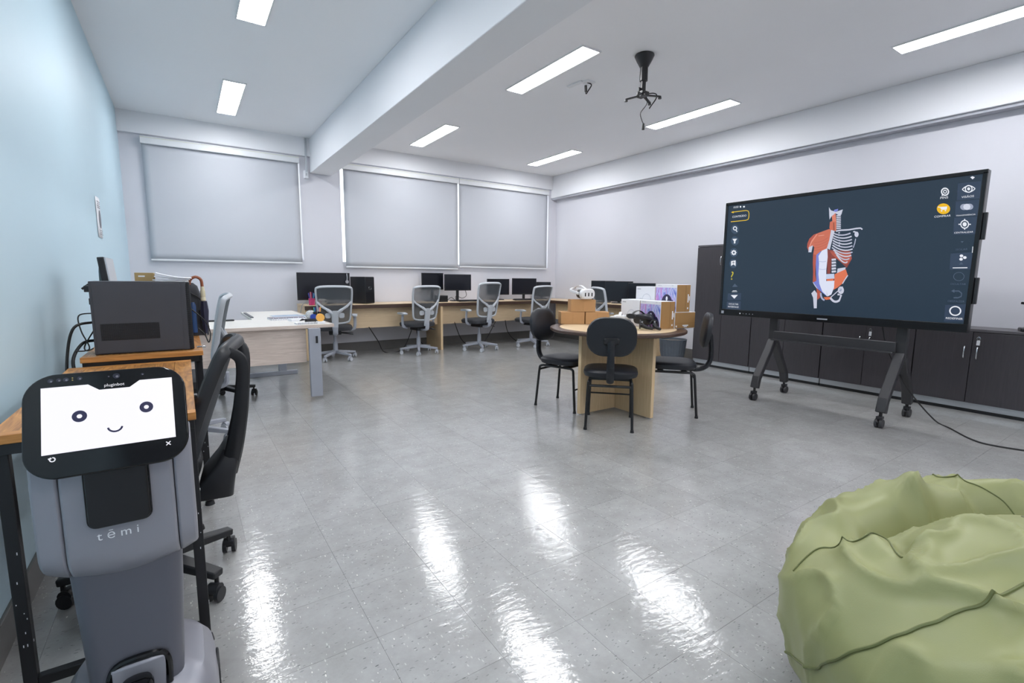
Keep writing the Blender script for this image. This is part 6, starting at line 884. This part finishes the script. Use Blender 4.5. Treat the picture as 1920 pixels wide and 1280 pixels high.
# headset boxes: local x = along the brown end, local y = along the printed face (which looks to local -x)
GB = 'headset retail boxes on the round table'
BA = math.atan2(-0.14, 0.99)
def hbox(label, x, y, z, art, lx=0.165, ly=0.275, h=0.25):
    t = thing('headset_box', label, 'box', (x, y, z), BA, GB)
    M().box((lx/2, ly/2, h/2), (lx, ly-0.003, h)).build('carton', BOXW, t, bev=0.002)
    if art == 'lying':
        e = M().box((lx/2, 0.0, h/2), (lx-0.008, 0.003, h-0.008)).build('end_panel', CARD2, t)
        M().box((lx/2, -0.002, h*0.32), (lx-0.008, 0.001, 0.0015)).build('seam', mat('seam_brown', (116, 86, 50), 0.7), e)
        M().box((lx*0.52, -0.0022, h*0.18), (0.07, 0.001, 0.012)).box((lx*0.52, -0.0022, h*0.1), (0.04, 0.001, 0.008)).build('printed_label', BOXW, e)
        M().box((lx*0.08, -0.0022, h*0.14), (0.014, 0.001, 0.016)).build('printed_mark', BOXW, e)
        return t
    e = M().box((lx/2, 0.0, h/2), (lx-0.006, 0.003, h-0.006)).build('end_panel', CARD2, t)
    M().box((lx*0.66, -0.002, h/2), (0.0015, 0.001, h-0.01)).build('seam', mat('seam_brown', (116, 86, 50), 0.7), e)
    M().box((lx*0.84, -0.0022, h*0.5), (0.012, 0.001, 0.075)).box((lx*0.93, -0.0022, h*0.5), (0.008, 0.001, 0.04)).build('printed_label', BOXW, e)
    M().box((lx*0.84, -0.0022, h*0.14), (0.013, 0.001, 0.016)).build('printed_mark', BOXW, e)
    if art == 'purple':
        f = M().box((-0.001, ly/2-0.002, h/2-0.013), (0.002, ly-0.012, h-0.034)).build('printed_face', ART, t)
        cy = ly*0.44
        pol = [(0.07*math.cos(k*PI/14), 0.09*math.sin(k*PI/14)+0.07) for k in range(15)] + [(-0.07, 0.008), (-0.03, 0.008), (-0.026, 0.08), (0.0, 0.1), (0.026, 0.08), (0.03, 0.008), (0.07, 0.008)]
        M().prism(pol, (-0.0022, cy, 0), (0, -1, 0), (0, 0, 1), 0, 0.0008).build('printed_headset', DARKV, f)
        M().prism([(0.012*math.cos(k*PI/8), 0.02*math.sin(k*PI/8)+0.12) for k in range(16)], (-0.0032, cy, 0), (0, -1, 0), (0, 0, 1), 0, 0.0006).build('printed_glint', BOXW, f)
        M().prism([(0.02*math.cos(k*PI/8), 0.05*math.sin(k*PI/8)) for k in range(16)], (-0.0024, 0.035, 0.06), (0, -1, 0), (0, 0.3, 1), 0, 0.0008).build('printed_strap', DARKV, f)
        M().box((-0.0012, ly*0.8, h-0.012), (0.0012, 0.05, 0.007)).box((-0.0012, ly*0.2, h-0.012), (0.0012, 0.02, 0.007)).build('lettering_strip', PGREY, t)
    else:
        f = M().box((-0.001, ly/2, h/2), (0.002, ly-0.008, h-0.008)).build('printed_face', BOXW, t)
        M().tube([(-0.0024, ly*0.42+0.06*math.cos(a), 0.1+0.055*math.sin(a)) for a in [k*PI/12 for k in range(13)]], 0.004, 6, sq=0.3, up=(1, 0, 0)).tube([(-0.0024, ly*0.72+0.018*math.cos(a), 0.08+0.03*math.sin(a)) for a in [k*PI/8 for k in range(16)]], 0.0035, 6, True, sq=0.3, up=(1, 0, 0)).build('printed_headset', PGREY, f)
        M().box((-0.0026, ly*0.82, h-0.025), (0.0012, 0.05, 0.007)).build('lettering_strip', mat('print_grey', (150, 152, 160), 0.5), f)
        M().box((-0.0026, ly*0.7, 0.045), (0.0012, 0.01, 0.008)).box((-0.0026, ly*0.45, 0.04), (0.0012, 0.02, 0.008)).build('printed_dots', DARKV, f)
    return t
E1 = Vector((0.99, -0.14)); E2 = Vector((0.14, 0.99)); F0 = Vector((3.515, 2.845))
def at(a, b): q = F0+E1*a+E2*b; return q.x, q.y
hbox('purple-fronted headset box at the front, standing on the table', *at(0, 0), TZ, 'purple')
hbox('white-fronted headset box standing behind the black headset', *at(0, 0.28), TZ, 'white')
hbox('flat lying headset box, brown end overhanging the table edge', *at(0.172, 0.0), TZ, 'lying', 0.25, 0.275, 0.15)
hbox('hidden flat lying headset box supporting the rear white box', *at(0.172, 0.28), TZ, 'lying', 0.25, 0.275, 0.15)
hbox('purple-fronted headset box standing on top of a lying box', *at(0.180, 0.0), TZ+0.15, 'purple')
hbox('white-fronted headset box in the upper row, left of the purple one', *at(0.180, 0.28), TZ+0.15, 'white', h=0.225)
VRW = mat('headset_white', (228, 229, 232), 0.35, var=0.01)
def headset(name, label, loc, rz, body_m, strap_m):
    t = thing(name, label, 'headset', loc, rz)                                 # front plate faces local -y
    M().stack([[(x*s, -0.055+y, 0.055+z*s) for x, z in rrect(0.175, 0.1, 0.046, 6)] for s, y in ((0.86, -0.022), (0.97, -0.014), (1, 0.0), (0.96, 0.02), (0.86, 0.03))]).build('visor', body_m, t)
    M().stack([[(x*s, -0.025+y, 0.055+z*s) for x, z in rrect(0.16, 0.09, 0.04, 6)] for s, y in ((0.95, 0), (1, 0.02), (0.9, 0.05), (0.8, 0.052))]).build('face_foam', BLACKP, t)
    for k in (-1, 0, 1): M().stack([[(k*0.042+x, -0.079+y, 0.05+z) for x, z in rrect(0.011, 0.036, 0.005, 4)] for y in (-0.001, 0.006)]).build('sensor_slot', GLOSSB, t)
    M().tube(smooth_path([(-0.086, -0.03, 0.06), (-0.095, 0.04, 0.075), (-0.075, 0.12, 0.09), (0, 0.15, 0.095), (0.075, 0.12, 0.09), (0.095, 0.04, 0.075), (0.086, -0.03, 0.06)], 6), 0.006, 8, sq=2.4, up=(0, 0, 1)).build('side_strap', strap_m, t)
    M().tube(smooth_path([(0, -0.03, 0.105), (0, 0.04, 0.135), (0, 0.11, 0.125), (0, 0.148, 0.095)], 5), 0.004, 8, sq=3.5, up=(1, 0, 0)).build('top_strap', strap_m, t)
    M().stack([[(x*s, 0.145+y, 0.09+z*s) for x, z in rrect(0.09, 0.045, 0.02)] for s, y in ((0.9, -0.01), (1, 0), (0.9, 0.012))]).build('rear_pad', strap_m, t)
    return t
headset('vr_headset', 'white virtual reality headset lying on top of the brown cartons', (3.275, 3.60, TZ+0.242), R(-2), VRW, VRW)
headset('vr_headset', 'black virtual reality headset on the round table before the boxes', (3.43, 2.985, TZ+0.03), R(95), mat('headset_black', (38, 42, 48), 0.35), BLACKP)
headset('vr_headset', 'white virtual reality headset lying behind the black one', (3.43, 3.24, TZ), R(130), VRW, VRW)
hs = thing('headset_rest', 'small cream stand under the black headset', 'stand', (3.43, 2.985, TZ)); M().lathe([(0.05, 0), (0.052, 0.004), (0.02, 0.012), (0.018, 0.03)], 20).build('stand', MATS['cream_plastic'], hs)
for k, (x, y, r, lb) in enumerate(((3.36, 2.86, 40, 'black hand controller lying nearest the front chair'), (3.42, 2.80, -20, 'black hand controller hanging by the front corner of the purple box'))):
    t = thing('hand_controller', lb, 'controller', (x, y, TZ), R(r), 'hand controllers')
    M().tube(smooth_path([(0, -0.05, 0.018), (0, -0.01, 0.022), (0, 0.03, 0.035), (0, 0.05, 0.05)], 4), [0.013]*5+[0.015]*4+[0.02]*4, 10).build('grip', BLACKP, t)
    M().tube([(0.036*math.cos(a), 0.06, 0.05+0.036*math.sin(a)) for a in [i*PI/9 for i in range(18)]], 0.006, 6, True).build('ring', BLACKP, t)
    M().cyl((0, 0.045, 0.066), (0, 0.042, 0.078), 0.007, n=10).build('thumb_stick', MIDG, t)

# ------------------------------------------------------------------ bean bag
BAG = mat('olive_leatherette', (143, 146, 98), 0.45, var=0.06, scale=5, bump=0.1, bscale=500)
bb = thing('bean_bag', 'olive green bean bag with piped seams in the right foreground', 'bean bag', (1.76, 0.15, 0))
RB_, HB_ = 0.62, 0.60
def g2(x, y, cx, cy, sx, sy, a=0.0):
    dx, dy = x-cx, y-cy; c, s = math.cos(a), math.sin(a); p, q = dx*c+dy*s, -dx*s+dy*c
    return math.exp(-(p/sx)**2-(q/sy)**2)
def crease(x, y, ax, ay, bx, by, w):
    L = math.hypot(bx-ax, by-ay); tx, ty = (bx-ax)/L, (by-ay)/L; s = (x-ax)*tx+(y-ay)*ty; d = abs((x-ax)*-ty+(y-ay)*tx)
    f = max(0, min(1, s/L)); k = math.sin(PI*f) if 0 < f < 1 else 0
    return k*math.exp(-(d/w)**1.4)
def bag(u, v):
    a = 2*PI*u; ph = PI*v                                  # v = 0 bottom, 1 top
    sn = math.sin(ph); cs = -math.cos(ph)
    rho = sn**0.62 if sn > 0 else 0
    r = RB_*rho*(1-0.12*max(0, cs)**1.5)*(1+0.03*math.sin(2*a+0.6)+0.02*math.sin(3*a))
    z = HB_*(0.5+0.5*(abs(cs)**0.75)*(1 if cs > 0 else -1))
    z = max(0.0, (z-0.02)*1.03)
    x, y = r*math.cos(a), r*math.sin(a)
    top = max(0.0, min(1.0, (z-0.25)/0.25))
    # a trench-like hollow between the rear rim and the front mound
    c_, s_ = math.cos(-0.42), math.sin(-0.42); p_, q_ = (x-0.08)*c_+(y-0.235)*s_, -(x-0.08)*s_+(y-0.235)*c_
    dz = -0.23*math.exp(-(p_/0.34)**4)*math.exp(-abs(q_/(0.075 if q_ > 0 else 0.06))**1.7)
    dz += 0.05*g2(x, y, 0.13, 0.37, 0.05, 0.07, 0.3) + 0.07*g2(x, y, 0.42, 0.1, 0.12, 0.25, 0.2) + 0.05*g2(x, y, -0.16, 0.0, 0.2, 0.18, 0.2) - 0.05*g2(x, y, 0.15, -0.3, 0.2, 0.2)
    dz += 0.05*crease(x, y, 0.14, 0.40, 0.02, 0.18, 0.03) + 0.04*crease(x, y, -0.10, 0.42, -0.36, 0.28, 0.03) - 0.05*crease(x, y, -0.18, 0.30, -0.36, 0.20, 0.025) - 0.035*crease(x, y, 0.3, 0.42, 0.28, 0.1, 0.03) + 0.03*crease(x, y, -0.22, 0.22, -0.45, 0.16, 0.02) - 0.03*crease(x, y, -0.2, -0.02, -0.5, 0.02, 0.03)
    z += dz*top
    # folds of the slack cover
    side = max(0.0, 1-abs(z-0.28)/0.32)
    n1 = noise.noise(Vector((math.cos(a)*2.2, math.sin(a)*2.2, z*3.0+a*0.0)))
    n2 = noise.noise(Vector((x*7+z*5, y*7-z*4, z*4+3.0)))
    n3 = 1-abs(noise.noise(Vector((x*5.5+1.3+z*3, y*5.5, z*5.5))))*2.2
    rr = 1+0.03*n1*side+0.014*n2
    dd = 0.03*max(0, n3)**4*min(1, z/0.12)
    n4 = 1-2*abs(noise.noise(Vector((a*5.0+z*7.0, z*2.2, 1.7))))
    rr += 0.015*max(0, n4)**2*side*(0.5+0.5*n1)
    x *= rr+dd*0.6; y *= rr+dd*0.6; z += dd*0.8*top+0.012*n2*top
    return (x, y, max(0.0, z))
NU, NV = 220, 130
M().grid(lambda u, v: bag(u, 0.02+0.96*v), NU, NV, True).build('cover', BAG, bb, ang=180)
cap = M(); n = NU
cap.stack([[bag(i/40, 0.98) for i in range(40)], [tuple(Vector(bag(i/40, 0.99))*1.0) for i in range(40)]])
cap.build('top_cap', BAG, bb, ang=180)
SEAM = mat('olive_seam', (104, 110, 66), 0.5)
def seam(f, r, nm='piped_seam'):
    pts = []
    for k in range(301):
        u, v = f(k/300); p = Vector(bag(u % 1, v)); q = Vector((p.x*0.6, p.y*0.6, 0.45)).normalized(); pts.append(p+q*0.0022)
    M().tube(pts, r, 6).build(nm, SEAM, bb)
def uvpath(pts): 
    sp = smooth_path([(u, v, 0) for u, v in pts], 60)
    return lambda s: tuple(sp[min(len(sp)-1, int(round(s*(len(sp)-1))))][:2])
seam(uvpath([(0.372, 0.425), (0.41, 0.4869), (0.4275, 0.5307), (0.4375, 0.5811), (0.4463, 0.6234), (0.4525, 0.6624), (0.4562, 0.6933), (0.4612, 0.7193), (0.4637, 0.742), (0.4675, 0.7631), (0.4738, 0.7843), (0.478, 0.8081), (0.4815, 0.8395), (0.4862, 0.8671), (0.495, 0.8931)]), 0.0034)
seam(uvpath([(0.3639, 0.5858), (0.35, 0.69), (0.368, 0.755), (0.3694, 0.7879), (0.375, 0.8067), (0.41, 0.79)]), 0.002, 'stitched_seam')
seam(uvpath([(0.125, 0.68), (0.1194, 0.7315), (0.115, 0.78), (0.1028, 0.80), (0.0917, 0.8161), (0.075, 0.8302), (0.05, 0.86)]), 0.0022, 'stitched_seam')
